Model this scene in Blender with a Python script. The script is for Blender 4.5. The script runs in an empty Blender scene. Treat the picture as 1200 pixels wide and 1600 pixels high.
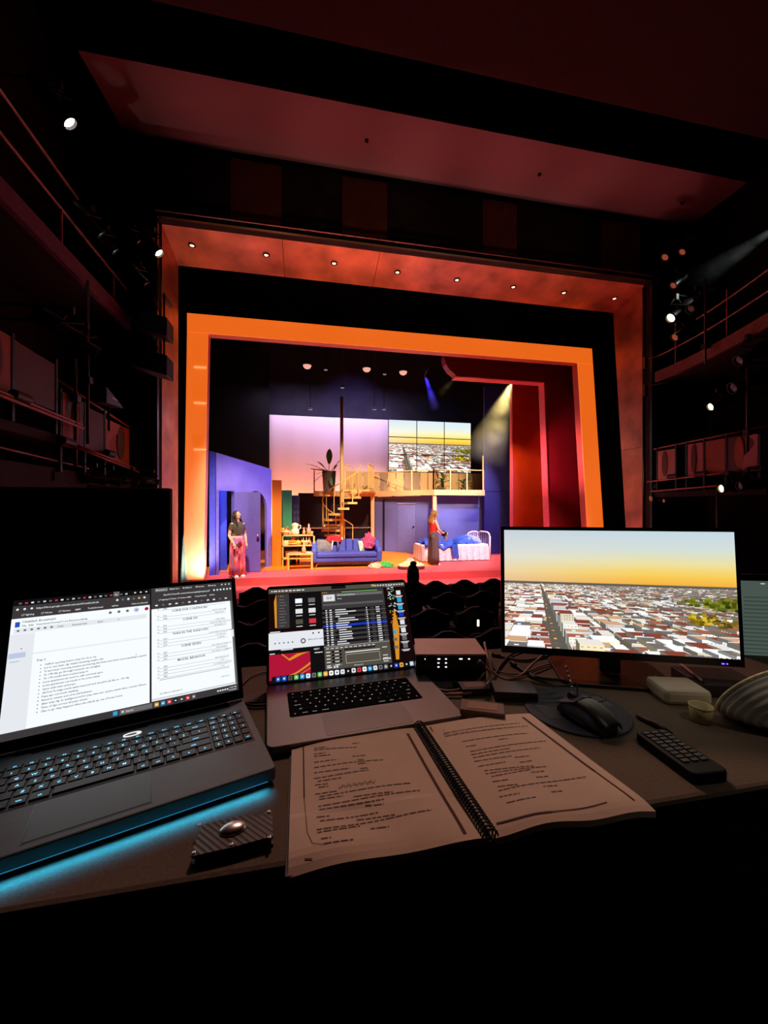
import bpy, math, random
import numpy as np
from mathutils import Vector, Matrix
random.seed(7)
sc = bpy.context.scene
COL = sc.collection
R = math.radians
# ------------------------------------------------------------------ camera, world, exposure
FPX, HOR, YAW, CZ = 620.0, 795.0, R(11.1), 1.76      # focal length in pixels of the 1200x1600 frame, horizon row, yaw, eye height
cam = bpy.data.objects.new('camera', bpy.data.cameras.new('camera')); COL.objects.link(cam)
cam.location = (0, 0, CZ); cam.rotation_euler = (R(90), 0, -YAW)
cam.data.sensor_fit = 'HORIZONTAL'; cam.data.sensor_width = 36; cam.data.lens = FPX / 1200 * 36
cam.data.shift_y = (HOR - 800) / 1200; cam.data.clip_start = 0.02; cam.data.clip_end = 200
sc.camera = cam
w = bpy.data.worlds.new('world'); sc.world = w; w.use_nodes = True
w.node_tree.nodes['Background'].inputs[0].default_value = (0.5, 0.12, 0.1, 1)
w.node_tree.nodes['Background'].inputs[1].default_value = 0.0035
sc.view_settings.view_transform = 'Standard'; sc.view_settings.look = 'None'
sc.view_settings.exposure = 0; sc.view_settings.gamma = 1; sc.view_settings.use_curve_mapping = False
sc.cycles.use_denoising = True; sc.cycles.max_bounces = 5; sc.cycles.volume_bounces = 0
sc.cycles.sample_clamp_indirect = 4; sc.cycles.caustics_reflective = False; sc.cycles.caustics_refractive = False

def L(r, g, b):                                        # sRGB 0..255 -> linear
    f = lambda c: (c/255)/12.92 if c/255 <= .04045 else ((c/255+.055)/1.055)**2.4
    return (f(r), f(g), f(b))
def aim(o, loc, tgt):
    o.location = loc
    o.rotation_euler = (Vector(tgt)-Vector(loc)).to_track_quat('-Z', 'Y').to_euler()
def spot(name, loc, tgt, energy, col, ang=40, blend=.5, size=.15):
    d = bpy.data.lights.new(name, 'SPOT'); d.energy = energy; d.color = L(*col); d.spot_size = R(ang); d.spot_blend = blend; d.shadow_soft_size = size
    o = bpy.data.objects.new(name, d); COL.objects.link(o); aim(o, loc, tgt); return o
def area(name, loc, tgt, energy, col, sx, sy, spread=180):
    d = bpy.data.lights.new(name, 'AREA'); d.energy = energy; d.color = L(*col); d.shape = 'RECTANGLE'; d.size = sx; d.size_y = sy; d.spread = R(spread)
    o = bpy.data.objects.new(name, d); COL.objects.link(o); aim(o, loc, tgt); return o

# front-of-house lamps hanging in the dark ceiling slot, aimed at the stage
spot('front_light', (-1.5, 6.5, 8.2), (-1.2, 11.4, .9), 5200, (255, 226, 190), 26, .6)
spot('front_light', (2.0, 6.5, 8.2), (1.6, 12.4, .9), 6500, (255, 214, 170), 30, .6)
spot('front_light', (5.5, 6.5, 8.2), (4.4, 12.8, .9), 4800, (255, 226, 205), 30, .6)
spot('front_light', (2.4, 6.5, 7.0), (2.7, 14.8, 2.6), 4800, (255, 216, 180), 26, .6)
spot('front_light', (5.0, 6.5, 7.0), (5.2, 15.6, 2.7), 5500, (255, 216, 180), 24, .6)
spot('apron_light', (0.5, 6.5, 8.2), (1.5, 10.2, -.1), 5800, (255, 196, 190), 46, .8)
spot('apron_light', (6.0, 6.5, 8.2), (5.5, 10.4, -.1), 4600, (255, 196, 190), 46, .8)
# lamps in the fly space behind the portal
spot('boom_light', (7.0, 11.2, 5.2), (5.4, 14.4, 1.0), 1100, (170, 165, 255), 60, .8)
spot('wall_light', (6.2, 12.2, 4.4), (7.4, 13.2, 2.4), 210, (255, 206, 140), 90, .9)
spot('wall_light', (6.0, 10.95, 3.0), (8.6, 11.6, 3.4), 330, (255, 150, 165), 75, .9)
spot('wall_light', (4.6, 11.3, 5.3), (-1.5, 11.6, 1.6), 2200, (190, 180, 255), 36, .7)
spot('doorway_light', (-2.75, 11.6, 2.9), (-2.4, 12.0, 1.2), 70, (170, 180, 255), 80, .8)
spot('footlight', (-2.15, 10.30, .05), (-2.72, 10.62, .9), 260, (255, 236, 226), 120, .9, .05)
spot('drop_glow_fill', (2.0, 15.2, 9.2), (2.2, 18.6, 5.6), 520, (160, 150, 255), 60, 1.0)  # added to tint the back drop, in place of glowing upstage haze
# cyclorama strips: lavender from above, orange from the ground row behind the platform
area('cyc_top_strip', (1.2, 16.7, 6.6), (1.2, 17.8, 4.4), 150, (226, 206, 255), 6.5, .25)
area('cyc_ground_row', (0.4, 16.98, .9), (0.4, 17.8, 2.6), 430, (255, 150, 96), 6.0, .2)
# red wash thrown up from the apron on the ceiling panel and the proscenium arch
for k_ in range(7): spot('red_up_light', (-2.4+1.8*k_, 9.0, -.1), (-2.7+1.95*k_, 7.95, 8.9), (130, 500, 700, 720, 630, 450, 140)[k_], (255, 140, 142), 27, 1.0, .3)
for x_, e_ in ((-.5, 300), (1.6, 420), (3.2, 160), (5.2, 320)): spot('copper_light', (x_, 6.4, 1.0), (x_, 9.2, 7.3), e_, (255, 196, 170), 32, .9, .2)
spot('copper_light', (4.0, 7.5, 1.5), (8.5, 9.2, 2.4), 170, (255, 190, 160), 42, .9, .2)
spot('copper_light', (1.0, 7.5, 1.5), (-2.85, 9.2, 2.4), 130, (255, 180, 140), 42, .9, .2)
# added dim warm fill over the production table, standing in for stage bounce
spot('table_fill', (.9, 5.6, 7.6), (.22, .73, 1.37), 760, (255, 196, 176), 25, 1.0, .5)

spot('table_fill', (1.6, -1.6, 6.0), (.78, .60, 1.37), 150, (255, 236, 216), 9, 1.0, .3)  # added narrow fill from behind, brightens the bowl corner only

# ------------------------------------------------------------------ pixel rays to points on real planes
cy, sy_ = math.cos(YAW), math.sin(YAW)
def ray(px, py):
    x = (px-600)/FPX
    return Vector((x*cy+sy_, -x*sy_+cy, -(py-HOR)/FPX))
CAM = Vector((0, 0, CZ))
def at(px, py, Y): d = ray(px, py); return CAM + d*(Y/d.y)
def atx(px, py, X): d = ray(px, py); return CAM + d*(X/d.x)
def atz(px, py, z): d = ray(px, py); return CAM + d*((z-CZ)/d.z)
def atd(px, py, dep): return CAM + ray(px, py)*dep
def onplane(px, py, p, n): d = ray(px, py); return CAM + d*((Vector(p)-CAM).dot(Vector(n))/d.dot(Vector(n)))

# ------------------------------------------------------------------ materials
def nodes_of(name):
    m = bpy.data.materials.new(name); m.use_nodes = True
    return m, m.node_tree.nodes, m.node_tree.links, m.node_tree.nodes['Principled BSDF']
MATS = {}
def pm(name, col, rough=.6, metal=0, var=.18, scale=14, bump=0.0, emit=None, es=0, sheen=0, detail=4, stretch=None, spec=None):
    if name in MATS: return MATS[name]
    m, N, K, b = nodes_of(name); c = L(*col)
    tc = N.new('ShaderNodeTexCoord'); nz = N.new('ShaderNodeTexNoise'); nz.inputs['Scale'].default_value = scale; nz.inputs['Detail'].default_value = detail
    src = tc.outputs['Object']
    if stretch:
        mp = N.new('ShaderNodeMapping'); mp.inputs['Scale'].default_value = stretch; K.new(src, mp.inputs[0]); src = mp.outputs[0]
    K.new(src, nz.inputs['Vector'])
    rp = N.new('ShaderNodeValToRGB'); rp.color_ramp.elements[0].position = .3; rp.color_ramp.elements[1].position = .7
    rp.color_ramp.elements[0].color = (*[x*(1-var) for x in c], 1); rp.color_ramp.elements[1].color = (*[min(1, x*(1+var)) for x in c], 1)
    K.new(nz.outputs['Fac'], rp.inputs[0]); K.new(rp.outputs[0], b.inputs['Base Color'])
    b.inputs['Roughness'].default_value = rough; b.inputs['Metallic'].default_value = metal
    if spec is not None: b.inputs['Specular IOR Level'].default_value = spec
    if bump:
        bp = N.new('ShaderNodeBump'); bp.inputs['Strength'].default_value = bump; bp.inputs['Distance'].default_value = .01
        K.new(nz.outputs['Fac'], bp.inputs['Height']); K.new(bp.outputs[0], b.inputs['Normal'])
    if emit: b.inputs['Emission Color'].default_value = (*L(*emit), 1); b.inputs['Emission Strength'].default_value = es
    MATS[name] = m; return m
def em(name, col, s=1.0):
    if name in MATS: return MATS[name]
    m, N, K, b = nodes_of(name)
    b.inputs['Base Color'].default_value = (0.01, .01, .01, 1); b.inputs['Roughness'].default_value = .5
    b.inputs['Emission Color'].default_value = (*L(*col), 1); b.inputs['Emission Strength'].default_value = s
    MATS[name] = m; return m
def em_attr(name, s=1.0):                             # a lit display whose picture is stored per face
    m, N, K, b = nodes_of(name)
    a = N.new('ShaderNodeAttribute'); a.attribute_name = 'picture'
    b.inputs['Base Color'].default_value = (.01, .01, .01, 1); b.inputs['Roughness'].default_value = .6; b.inputs['Specular IOR Level'].default_value = .1
    K.new(a.outputs['Color'], b.inputs['Emission Color']); b.inputs['Emission Strength'].default_value = s
    return m

# ------------------------------------------------------------------ mesh building
class MB:
    def __init__(s): s.v = []; s.f = []; s.m = []
    def add(s, vs, fs, m=0, M=None):
        o = len(s.v)
        s.v += [tuple(M @ Vector(p)) for p in vs] if M is not None else [tuple(p) for p in vs]
        s.f += [tuple(i+o for i in f) for f in fs]; s.m += [m]*len(fs); return s
    def hexa(s, p, m=0, M=None):                       # p: 4 bottom + 4 top
        return s.add(p, [(0,3,2,1),(4,5,6,7),(0,1,5,4),(1,2,6,5),(2,3,7,6),(3,0,4,7)], m, M)
    def box(s, x0, x1, y0, y1, z0, z1, m=0, M=None):
        return s.hexa([(x0,y0,z0),(x1,y0,z0),(x1,y1,z0),(x0,y1,z0),(x0,y0,z1),(x1,y0,z1),(x1,y1,z1),(x0,y1,z1)], m, M)
    def ext(s, poly, vec, m=0, M=None):                # planar polygon extruded along vec
        n = len(poly); vec = Vector(vec); a = [Vector(p) for p in poly]; b = [p+vec for p in a]
        return s.add(a+b, [tuple(range(n))[::-1], tuple(range(n, 2*n))]+[(i, (i+1) % n, n+(i+1) % n, n+i) for i in range(n)], m, M)
    def prism(s, poly, z0, z1, m=0, M=None): return s.ext([(x, y, z0) for x, y in poly], (0, 0, z1-z0), m, M)
    def rings(s, rr, caps=True, m=0, M=None, closed=False):
        n = len(rr[0]); vs = [p for r in rr for p in r]; fs = []
        k = len(rr)
        for i in range(k if closed else k-1):
            j = (i+1) % k
            for q in range(n): fs.append((i*n+q, i*n+(q+1) % n, j*n+(q+1) % n, j*n+q))
        if caps and not closed: fs += [tuple(range(n))[::-1], tuple(range((k-1)*n, k*n))]
        return s.add(vs, fs, m, M)
    def tube(s, pts, r, n=8, m=0, M=None, closed=False, caps=True):
        P = [Vector(p) for p in pts]; k = len(P); rr = []
        rad = r if isinstance(r, (list, tuple)) else [r]*k
        up = Vector((0, 0, 1)); prev = None
        for i in range(k):
            t = (P[(i+1) % k]-P[i-1]) if closed else (P[min(i+1, k-1)]-P[max(i-1, 0)])
            if t.length < 1e-9: t = Vector((0, 0, 1))
            t.normalize()
            if prev is None:
                a = t.cross(up); a = t.cross(Vector((1, 0, 0))) if a.length < .05 else a
            else: a = prev - t*prev.dot(t)
            a.normalize(); prev = a; b = t.cross(a)
            rr.append([P[i]+a*(rad[i]*math.cos(2*math.pi*q/n))+b*(rad[i]*math.sin(2*math.pi*q/n)) for q in range(n)])
        return s.rings(rr, caps, m, M, closed)
    def cyl(s, p0, p1, r0, r1=None, n=14, m=0, M=None): return s.tube([p0, p1], [r0, r0 if r1 is None else r1], n, m, M)
    def lathe(s, prof, n=20, m=0, M=None, caps=False):
        return s.rings([[(r*math.cos(2*math.pi*q/n), r*math.sin(2*math.pi*q/n), z) for q in range(n)] for r, z in prof], caps, m, M)
    def ball(s, c, r, n=14, m=0, M=None):
        r = (r, r, r) if isinstance(r, (int, float)) else r; k = max(6, n//2); rr = []
        for i in range(k+1):
            a = -math.pi/2+math.pi*(i+.02)/(k+.04); cc, ss = math.cos(a), math.sin(a)
            rr.append([(c[0]+r[0]*cc*math.cos(2*math.pi*q/n), c[1]+r[1]*cc*math.sin(2*math.pi*q/n), c[2]+r[2]*ss) for q in range(n)])
        return s.rings(rr, True, m, M)
    def grid(s, fn, nu, nv, m=0, M=None):
        vs = [fn(i/nu, j/nv) for j in range(nv+1) for i in range(nu+1)]
        return s.add(vs, [(j*(nu+1)+i, j*(nu+1)+i+1, (j+1)*(nu+1)+i+1, (j+1)*(nu+1)+i) for j in range(nv) for i in range(nu)], m, M)
    def slab(s, fn, nu, nv, th, m=0, M=None):          # closed sheet of thickness th below fn
        t = [Vector(fn(i/nu, j/nv)) for j in range(nv+1) for i in range(nu+1)]; n = len(t); W = nu+1
        b = [p-Vector((0, 0, th)) for p in t]; fs = []
        for j in range(nv):
            for i in range(nu):
                q = (j*W+i, j*W+i+1, (j+1)*W+i+1, (j+1)*W+i); fs.append(q); fs.append(tuple(n+x for x in q[::-1]))
        e = [i for i in range(W)]+[j*W+nu for j in range(1, nv+1)]+[nv*W+i for i in range(nu-1, -1, -1)]+[j*W for j in range(nv-1, 0, -1)]
        for a_, b_ in zip(e, e[1:]+e[:1]): fs.append((b_, a_, n+a_, n+b_))
        return s.add(t+b, fs, m, M)
    def build(s, name, mats, parent=None, smooth=False, bevel=0, world=False, seg=2):
        me = bpy.data.meshes.new(name); vs = s.v
        if world and parent is not None:
            I = MW[parent].inverted(); vs = [tuple(I @ Vector(p)) for p in vs]
        me.from_pydata(vs, [], s.f)
        for mm in (mats if isinstance(mats, (list, tuple)) else [mats]): me.materials.append(mm)
        me.polygons.foreach_set('material_index', s.m)
        if smooth: me.polygons.foreach_set('use_smooth', [True]*len(s.f))
        me.update()
        o = bpy.data.objects.new(name, me); COL.objects.link(o)
        if parent is not None: o.parent = parent
        MW[o] = MW[parent].copy() if parent is not None else Matrix()
        if bevel:
            b = o.modifiers.new('bevel', 'BEVEL'); b.width = bevel; b.segments = seg; b.limit_method = 'ANGLE'; b.angle_limit = R(40)
        return o
MW = {}
def tag(o, label=None, cat=None, group=None, kind=None):
    if label: o['label'] = label
    if cat: o['category'] = cat
    if group: o['group'] = group
    if kind: o['kind'] = kind
    return o
def thing(name, label, cat, loc=(0, 0, 0), rz=0, group=None, M=None, kind=None):
    o = bpy.data.objects.new(name, None); COL.objects.link(o); o.empty_display_size = .05
    m = M if M is not None else Matrix.Translation(Vector(loc)) @ Matrix.Rotation(rz, 4, 'Z')
    o.matrix_world = m; MW[o] = m.copy()
    return tag(o, label, cat, group, kind)
def dup(root, M, label=None, group=None):
    def cp(o, par):
        c = o.copy(); COL.objects.link(c); c.parent = par
        for ch in kids.get(o, []): cp(ch, c)
        return c
    kids = {}
    for o in COL.objects:
        if o.parent: kids.setdefault(o.parent, []).append(o)
    r = cp(root, None); r.matrix_world = M
    if label: r['label'] = label
    if group: r['group'] = group
    return r
def share(o, M, parent=None):                          # one more piece with the same mesh
    c = o.copy(); COL.objects.link(c); c.parent = parent if parent is not None else o.parent; c.matrix_local = M; return c
def TR(x, y, z, rz=0): return Matrix.Translation((x, y, z)) @ Matrix.Rotation(rz, 4, 'Z')
def frame(o, x, y, z):                                 # matrix from origin and axes
    return Matrix(((x[0], y[0], z[0], o[0]), (x[1], y[1], z[1], o[1]), (x[2], y[2], z[2], o[2]), (0, 0, 0, 1)))
_T = {}
def text_geo(s):                                       # outlines of a string at size 1, flat in xy
    if s not in _T:
        c = bpy.data.curves.new('t', 'FONT'); c.body = s; c.resolution_u = 1; c.offset = .014
        o = bpy.data.objects.new('t', c); COL.objects.link(o)
        me = bpy.data.meshes.new_from_object(o)
        _T[s] = ([tuple(v.co) for v in me.vertices], [tuple(p.vertices) for p in me.polygons])
        bpy.data.objects.remove(o); bpy.data.meshes.remove(me); bpy.data.curves.remove(c)
    return _T[s]
class UI(MB):                                          # flat print: x right, y up, layers a hair apart
    def __init__(s, step=.00012): super().__init__(); s.st = step
    def rect(s, x, y, w_, h, m, l=1): return s.add([(x, y, l*s.st), (x+w_, y, l*s.st), (x+w_, y+h, l*s.st), (x, y+h, l*s.st)], [(0, 1, 2, 3)], m)
    def poly(s, pts, m, l=1): return s.add([(x, y, l*s.st) for x, y in pts], [tuple(range(len(pts)))], m)
    def disc(s, x, y, r, m, l=1, n=12): return s.poly([(x+r*math.cos(6.2832*i/n), y+r*math.sin(6.2832*i/n)) for i in range(n)], m, l)
    def text(s, x, y, size, st, m, l=2, al='l', wmax=None):
        vs, fs = text_geo(st)
        if not vs: return s
        x0 = min(v[0] for v in vs); x1 = max(v[0] for v in vs); wd = (x1-x0)*size; kx = size if not wmax or wd < wmax else size*wmax/wd
        wd = (x1-x0)*kx; ox = x - (0 if al == 'l' else wd/2 if al == 'c' else wd)
        return s.add([(ox+(v[0]-x0)*kx, y+v[1]*size, l*s.st) for v in vs], fs, m)

# ================================================================== THE SETTING
def struct(name, mb, m, parent=None, **k):
    o = mb.build(name, m, parent, **k)
    if parent is None: o['kind'] = 'structure'
    return o
BLK = pm('matte_black', (13, 11, 11), .85, var=.3, scale=6, spec=.15)
DKWALL = pm('dark_auditorium_plaster', (40, 30, 30), .85, var=.3, scale=3, bump=.15, spec=.15)
REDFL = pm('red_stage_floor', (206, 84, 90), .6, var=.14, scale=2.2, stretch=(.35, 3, 1))
ORFL = pm('orange_painted_floor', (236, 128, 8), .55, var=.1, scale=3, stretch=(.4, 3, 1))
CEILM = pm('ceiling_plaster', (132, 100, 100), .85, var=.06, scale=40, bump=.08, spec=.1)

fl = struct('floor', MB().box(-9, 14, 10.55, 18.7, -.9, 0), REDFL)
MB().box(-3.3, 3.95, 11.72, 17.0, 0, .006).build('painted_floor', ORFL, fl)
struct('floor_apron', MB().box(-2.84, 8.49, 9.1, 10.55, -.9, -.2), REDFL)
struct('floor_auditorium', MB().box(-4.4, 10.4, 2.3, 9.1, -.75, -.45).box(-4.4, 10.4, -4, 1.6, .3, .62).box(-4.4, 10.4, 1.6, 2.3, -.45, .1), pm('dark_carpet', (38, 26, 26), .95, var=.3, scale=60))
struct('wall_back', MB().box(-4.5, 10.5, -4.2, -4, -.5, 11), DKWALL)
struct('wall_left', MB().box(-4.5, -4.3, -4, 8.7, -.8, 11), DKWALL)
struct('wall_right', MB().box(10.3, 10.5, -4, 8.7, -.8, 11), DKWALL)
# proscenium wall: sides and the field above the arch
struct('wall_proscenium', MB().box(-4.3, -2.87, 8.55, 8.72, -.8, 11).box(8.52, 10.3, 8.55, 8.72, -.8, 11).box(-2.87, 8.52, 8.55, 8.72, 7.5, 11), DKWALL)
wp = COL.objects['wall_proscenium']
for px0, px1 in ((360, 440), (535, 605), (755, 808), (940, 1002)):      # faint upright boards above the arch
    a = at(px0, 330, 8.5); b = at(px1, 330, 8.5)
    MB().box(a.x, b.x, 8.515, 8.55, 7.66, 8.9).build('board', pm('umber_board', (92, 44, 26), .7, var=.25, scale=5), wp)
struct('ceiling', MB().box(-4.3, 10.3, -4, 6.1, 8.9, 9.1), pm('dark_ceiling_plaster', (74, 54, 56), .9, var=.1, scale=20, spec=.1))
struct('ceiling_slot', MB().box(-4.3, 10.3, 6.1, 8.6, 11, 11.2).box(-4.3, 10.3, 6.05, 6.1, 9.1, 11), BLK)
cp = struct('ceiling_panel', MB().hexa([(-3.5, 7.0, 8.92), (9.5, 7.0, 8.92), (9.6, 8.42, 8.95), (-3.4, 8.42, 8.95), (-3.5, 7.0, 9.04), (9.5, 7.0, 9.04), (9.6, 8.42, 9.07), (-3.4, 8.42, 9.07)]), CEILM)
for px, py in ((573, 219), (843, 272), (1066, 317)):
    p = atz(px, py, 8.93); MB().cyl((p.x, p.y, 8.905), (p.x, p.y, 8.94), .035, n=12).build('sprinkler', BLK, cp)
# stage house
struct('wall_stage_back', MB().box(-9, 14, 18.6, 18.8, -.9, 10), pm('dark_violet_drop', (52, 48, 62), .9, var=.3, scale=1.2))  # black drop tinted violet so the added upstage glow shows
struct('wall_stage_left', MB().box(-9.2, -9, 8.72, 18.6, -.9, 10), BLK)
struct('wall_stage_right', MB().box(14, 14.2, 8.72, 18.6, -.9, 10), BLK)
struct('ceiling_stage', MB().box(-9, 14, 8.72, 18.6, 9.8, 10), BLK)

# copper-lined arch reveal
COP = pm('copper_sheet', (192, 122, 92), .42, .55, var=.4, scale=1.6, bump=.05, detail=8)
arch = thing('trim_1', None, None, (-2.85, 8.7, 0), kind='structure')
def soff(X, Y): return Vector((X, Y, 7.49-(Y-8.7)*.19))
for x0, x1 in ((-2.85, -.505), (-.495, 1.615), (1.625, 8.5)):
    q = [soff(x0, 8.7), soff(x1, 8.7), soff(x1, 9.75), soff(x0, 9.75)]
    MB().ext(q, (0, 0, .06)).build('copper_panel', COP, arch, world=True)
MB().ext([(-2.85, 8.7, -.2), (-2.85, 9.72, -.2), (-2.85, 9.75, 7.29), (-2.85, 8.7, 7.49)], (-.05, 0, 0)).build('copper_panel', COP, arch, world=True)
for z0, z1 in ((-.2, 3.35), (3.36, 7.3)):
    yb = lambda z: 9.2+.075*z
    MB().ext([(8.5, 8.7, z0), (8.5, yb(z0), z0), (8.5, yb(z1), z1), (8.5, 8.7, z1 if z1 < 5 else 7.49)], (.05, 0, 0)).build('copper_panel', COP, arch, world=True)
MB().box(-2.95, 8.6, 8.48, 8.56, 7.5, 7.58).box(-2.95, -2.86, 8.48, 8.56, -.4, 7.5).box(8.52, 8.6, 8.48, 8.56, -.4, 7.5).build('edge_strip', pm('black_gloss_trim', (20, 15, 14), .3), arch, world=True)
MB().cyl((-2.9, 8.46, 7.6), (8.55, 8.46, 7.6), .018, n=8).build('pipe', pm('brown_pipe', (110, 76, 60), .35, .6), arch, world=True)
LENS = em('recessed_lamp_glass', (255, 190, 170), 2.2)
for i, (px, py) in enumerate(((300, 383), (416, 398), (522, 411), (621, 425), (714, 437), (802, 448), (881, 457), (960, 466))):
    p = onplane(px, py, (0, 8.7, 7.49), (0, .19, 1)); nth = ('first', 'second', 'third', 'fourth', 'fifth', 'sixth', 'seventh', 'eighth')[i]
    t = thing('downlight', f'recessed downlight in copper arch soffit, {nth} from the left end', 'downlight', (p.x, p.y, p.z-.012), group='downlights in the copper soffit')
    MB().lathe([(.045, .01), (.075, .012), (.078, -.004), (.05, -.006)], 20).build('bezel', pm('lamp_bezel', (70, 30, 20), .4, .5), t, smooth=True)
    MB().lathe([(.001, -.004), (.04, -.004), (.046, .004)], 16).build('lamp_glass', LENS, t, smooth=True)

# black masking frame around the portal
bmask = struct('wall_masking', MB().box(-9, -2.7, 10.74, 10.8, 0, 9.8).box(8.55, 14, 10.74, 10.8, 0, 9.8).box(-2.7, 8.55, 10.74, 10.8, 6.45, 9.8), BLK)
# lit orange portal
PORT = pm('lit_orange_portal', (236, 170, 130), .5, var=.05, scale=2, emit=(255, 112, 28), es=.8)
REV = pm('portal_reveal', (226, 120, 100), .5, var=.06)
po = thing('trim_2', None, None, (-2.7, 10.6, 0), kind='structure')
OL0, OL1, IL0, IL1 = -2.99, -2.90, -2.52, -2.41
OR0, OR1, IR0, IR1 = 9.0, 8.51, 8.43, 8.03
ZT, ZI = 6.62, 6.15
for nm, q in (('left_stile', [(OL0, 0), (IL0, 0), (IL1, ZI), (OL1, ZI)]), ('right_stile', [(IR0, 0), (OR0, 0), (OR1+.036, ZI), (IR1, ZI)]),
              ('header', [(OL1, ZI+.004), (OR1+.034, ZI+.004), (OR1, ZT), (OL1, ZT)])):
    f = MB().ext([(x, 10.6, z) for x, z in q], (0, .03, 0)).build(nm, PORT, po, world=True)
    MB().ext([(x, 10.631, z) for x, z in q], (0, .24, 0)).build('reveal', REV, f, world=True)
for py in (573, 629, 702):  # pale light streaks on the left stile, modelled as glowing strips
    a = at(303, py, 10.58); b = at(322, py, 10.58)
    MB().box(a.x, b.x, 10.57, 10.6, a.z-.02, a.z+.02).build('streak_or_bracket', pm('streak_glow', (255, 190, 150), .4, emit=(255, 170, 110), es=.9), po, world=True)

# inner maroon portal with rounded header end, pale red edging
MAR = pm('maroon_portal', (150, 22, 40), .5, var=.12, scale=2)
EDGE = pm('pale_red_edging', (255, 96, 104), .5, emit=(255, 70, 90), es=.04)
ip = thing('trim_3', None, None, (8, 11.6, 0), kind='structure')
Y3 = 11.6
a0 = at(712, 588, Y3); a1 = at(850, 602, Y3); b1 = at(858, 825, Y3); tl = at(697, 555, Y3)
zt3 = 7.4; zb3 = a0.z; rad = .62
hd = [(a0.x, zb3), (a1.x, zb3), (a1.x, zt3), (a0.x-.3, zt3)]
arc = [(a0.x+.25-rad*math.sin(t)*1.0, zb3+rad*(1-math.cos(t))) for t in [R(x) for x in (25, 45, 65, 85, 100, 115)]]
MB().ext([(x, Y3, z) for x, z in [(arc[0][0]+.03, zb3), (a1.x, zb3), (a1.x, zt3), (arc[-1][0]+.1, zt3)] + arc[::-1]], (0, .3, 0)).build('header', MAR, ip, world=True)
MB().ext([(x, Y3, z) for x, z in [(b1.x+.05, 0), (13, 0), (13, zt3), (a1.x, zt3), (a1.x, zb3)]], (0, .3, 0)).build('right_stile', MAR, ip, world=True)
MB().box(arc[0][0], a1.x, Y3-.03, Y3+.3, zb3-.03, zb3).build('edging', EDGE, ip, world=True)
MB().ext([(a1.x-.03, Y3-.03, zb3), (a1.x, Y3-.03, zb3), (b1.x+.05, Y3-.03, 0), (b1.x+.02, Y3-.03, 0)], (0, .3, 0)).build('edging', EDGE, ip, world=True)
# orange-red wall seen through that portal
rw = thing('stage_wall', 'tall orange-red wall behind the maroon portal at stage right edge', 'set wall', (7, 13.2, 0))
a = at(801, 700, 13.2)
MB().box(a.x, 11.5, 13.2, 13.3, 0, 7.5).build('panel', pm('orange_red_wall', (222, 66, 22), .5, var=.12, scale=1.5), rw, world=True)
MB().box(a.x-.05, a.x, 13.17, 13.32, 0, 7.5).build('edging', EDGE, rw, world=True)
# tall navy wall beside it
nv = thing('stage_wall', 'tall navy blue wall behind the white bed, right of the balcony', 'set wall', (6, 14.3, 0))
a = at(757, 780, 14.3)
NAVY = pm('navy_paint', (34, 34, 120), .6, var=.12, scale=2)
MB().box(a.x, 9.5, 14.3, 14.4, 0, 2.42).build('panel', NAVY, nv, world=True)
MB().box(a.x, 9.5, 14.3, 14.4, 2.44, 6.5).build('panel', NAVY, nv, world=True)

# ================================================================== SET PIECES
# cyclorama, lit by its own strips
cyc = MB().grid(lambda u, v: (-4.2+9.4*u, 17.8+.01*math.sin(60*u), at(421, 648, 17.8).z*v), 60, 4).build('cyclorama', pm('cyclorama_cloth', (226, 214, 220), .9, var=.02, spec=.1), smooth=True)
tag(cyc, 'pale cloth cyclorama glowing lavender to peach behind the spiral stair', 'backdrop')
a = at(421, 648, 17.6)
tag(MB().box(-8.9, a.x, 17.55, 17.6, 0, 8.5).build('masking_flat', BLK), 'black masking flat covering the left edge of the glowing backdrop', 'flat')

# stepped skyline flats
for nm, px0, px1, pyt, Y, c, lab in (('orange', 425, 440, 750, 12.55, (240, 130, 12), 'narrow orange skyline flat beside the purple house wall'),
                                     ('green', 440, 456, 766, 12.75, (54, 140, 92), 'narrow green skyline flat right of the orange one'),
                                     ('navy', 456, 468, 774, 12.95, (38, 30, 62), 'narrow dark violet skyline flat right of the green one')):
    a = at(px0, pyt, Y); b = at(px1, pyt, Y)
    t = thing('skyline_flat', lab, 'flat', (a.x, Y, 0), group='stepped skyline flats')
    m_ = pm('flat_'+nm, c, .6, var=.06, scale=3)
    MB().box(a.x, b.x, Y, Y+.05, 0, a.z).build('panel', m_, t, world=True)
    MB().box(a.x+.03, a.x+.08, Y+.05, Y+.11, 0, a.z-.05).build('batten', pm('raw_batten', (120, 90, 60), .7), t, world=True)
    if nm == 'navy':
        for i in range(2):
            for j in range(5): MB().box(a.x+.06+i*.1, a.x+.11+i*.1, Y-.006, Y+.002, 1.0+j*.2, 1.1+j*.2).build('window', pm('faint_window', (70, 60, 105), .5), t, world=True)
# black drop closing the view under the balcony
tag(MB().box(at(466, 800, 16.9).x, at(590, 800, 16.9).x, 16.9, 16.95, 0, 2.42).build('black_drop', pm('black_drop', (26, 18, 34), .9)), 'black drop hanging under the balcony behind the spiral stair', 'drop')

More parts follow.
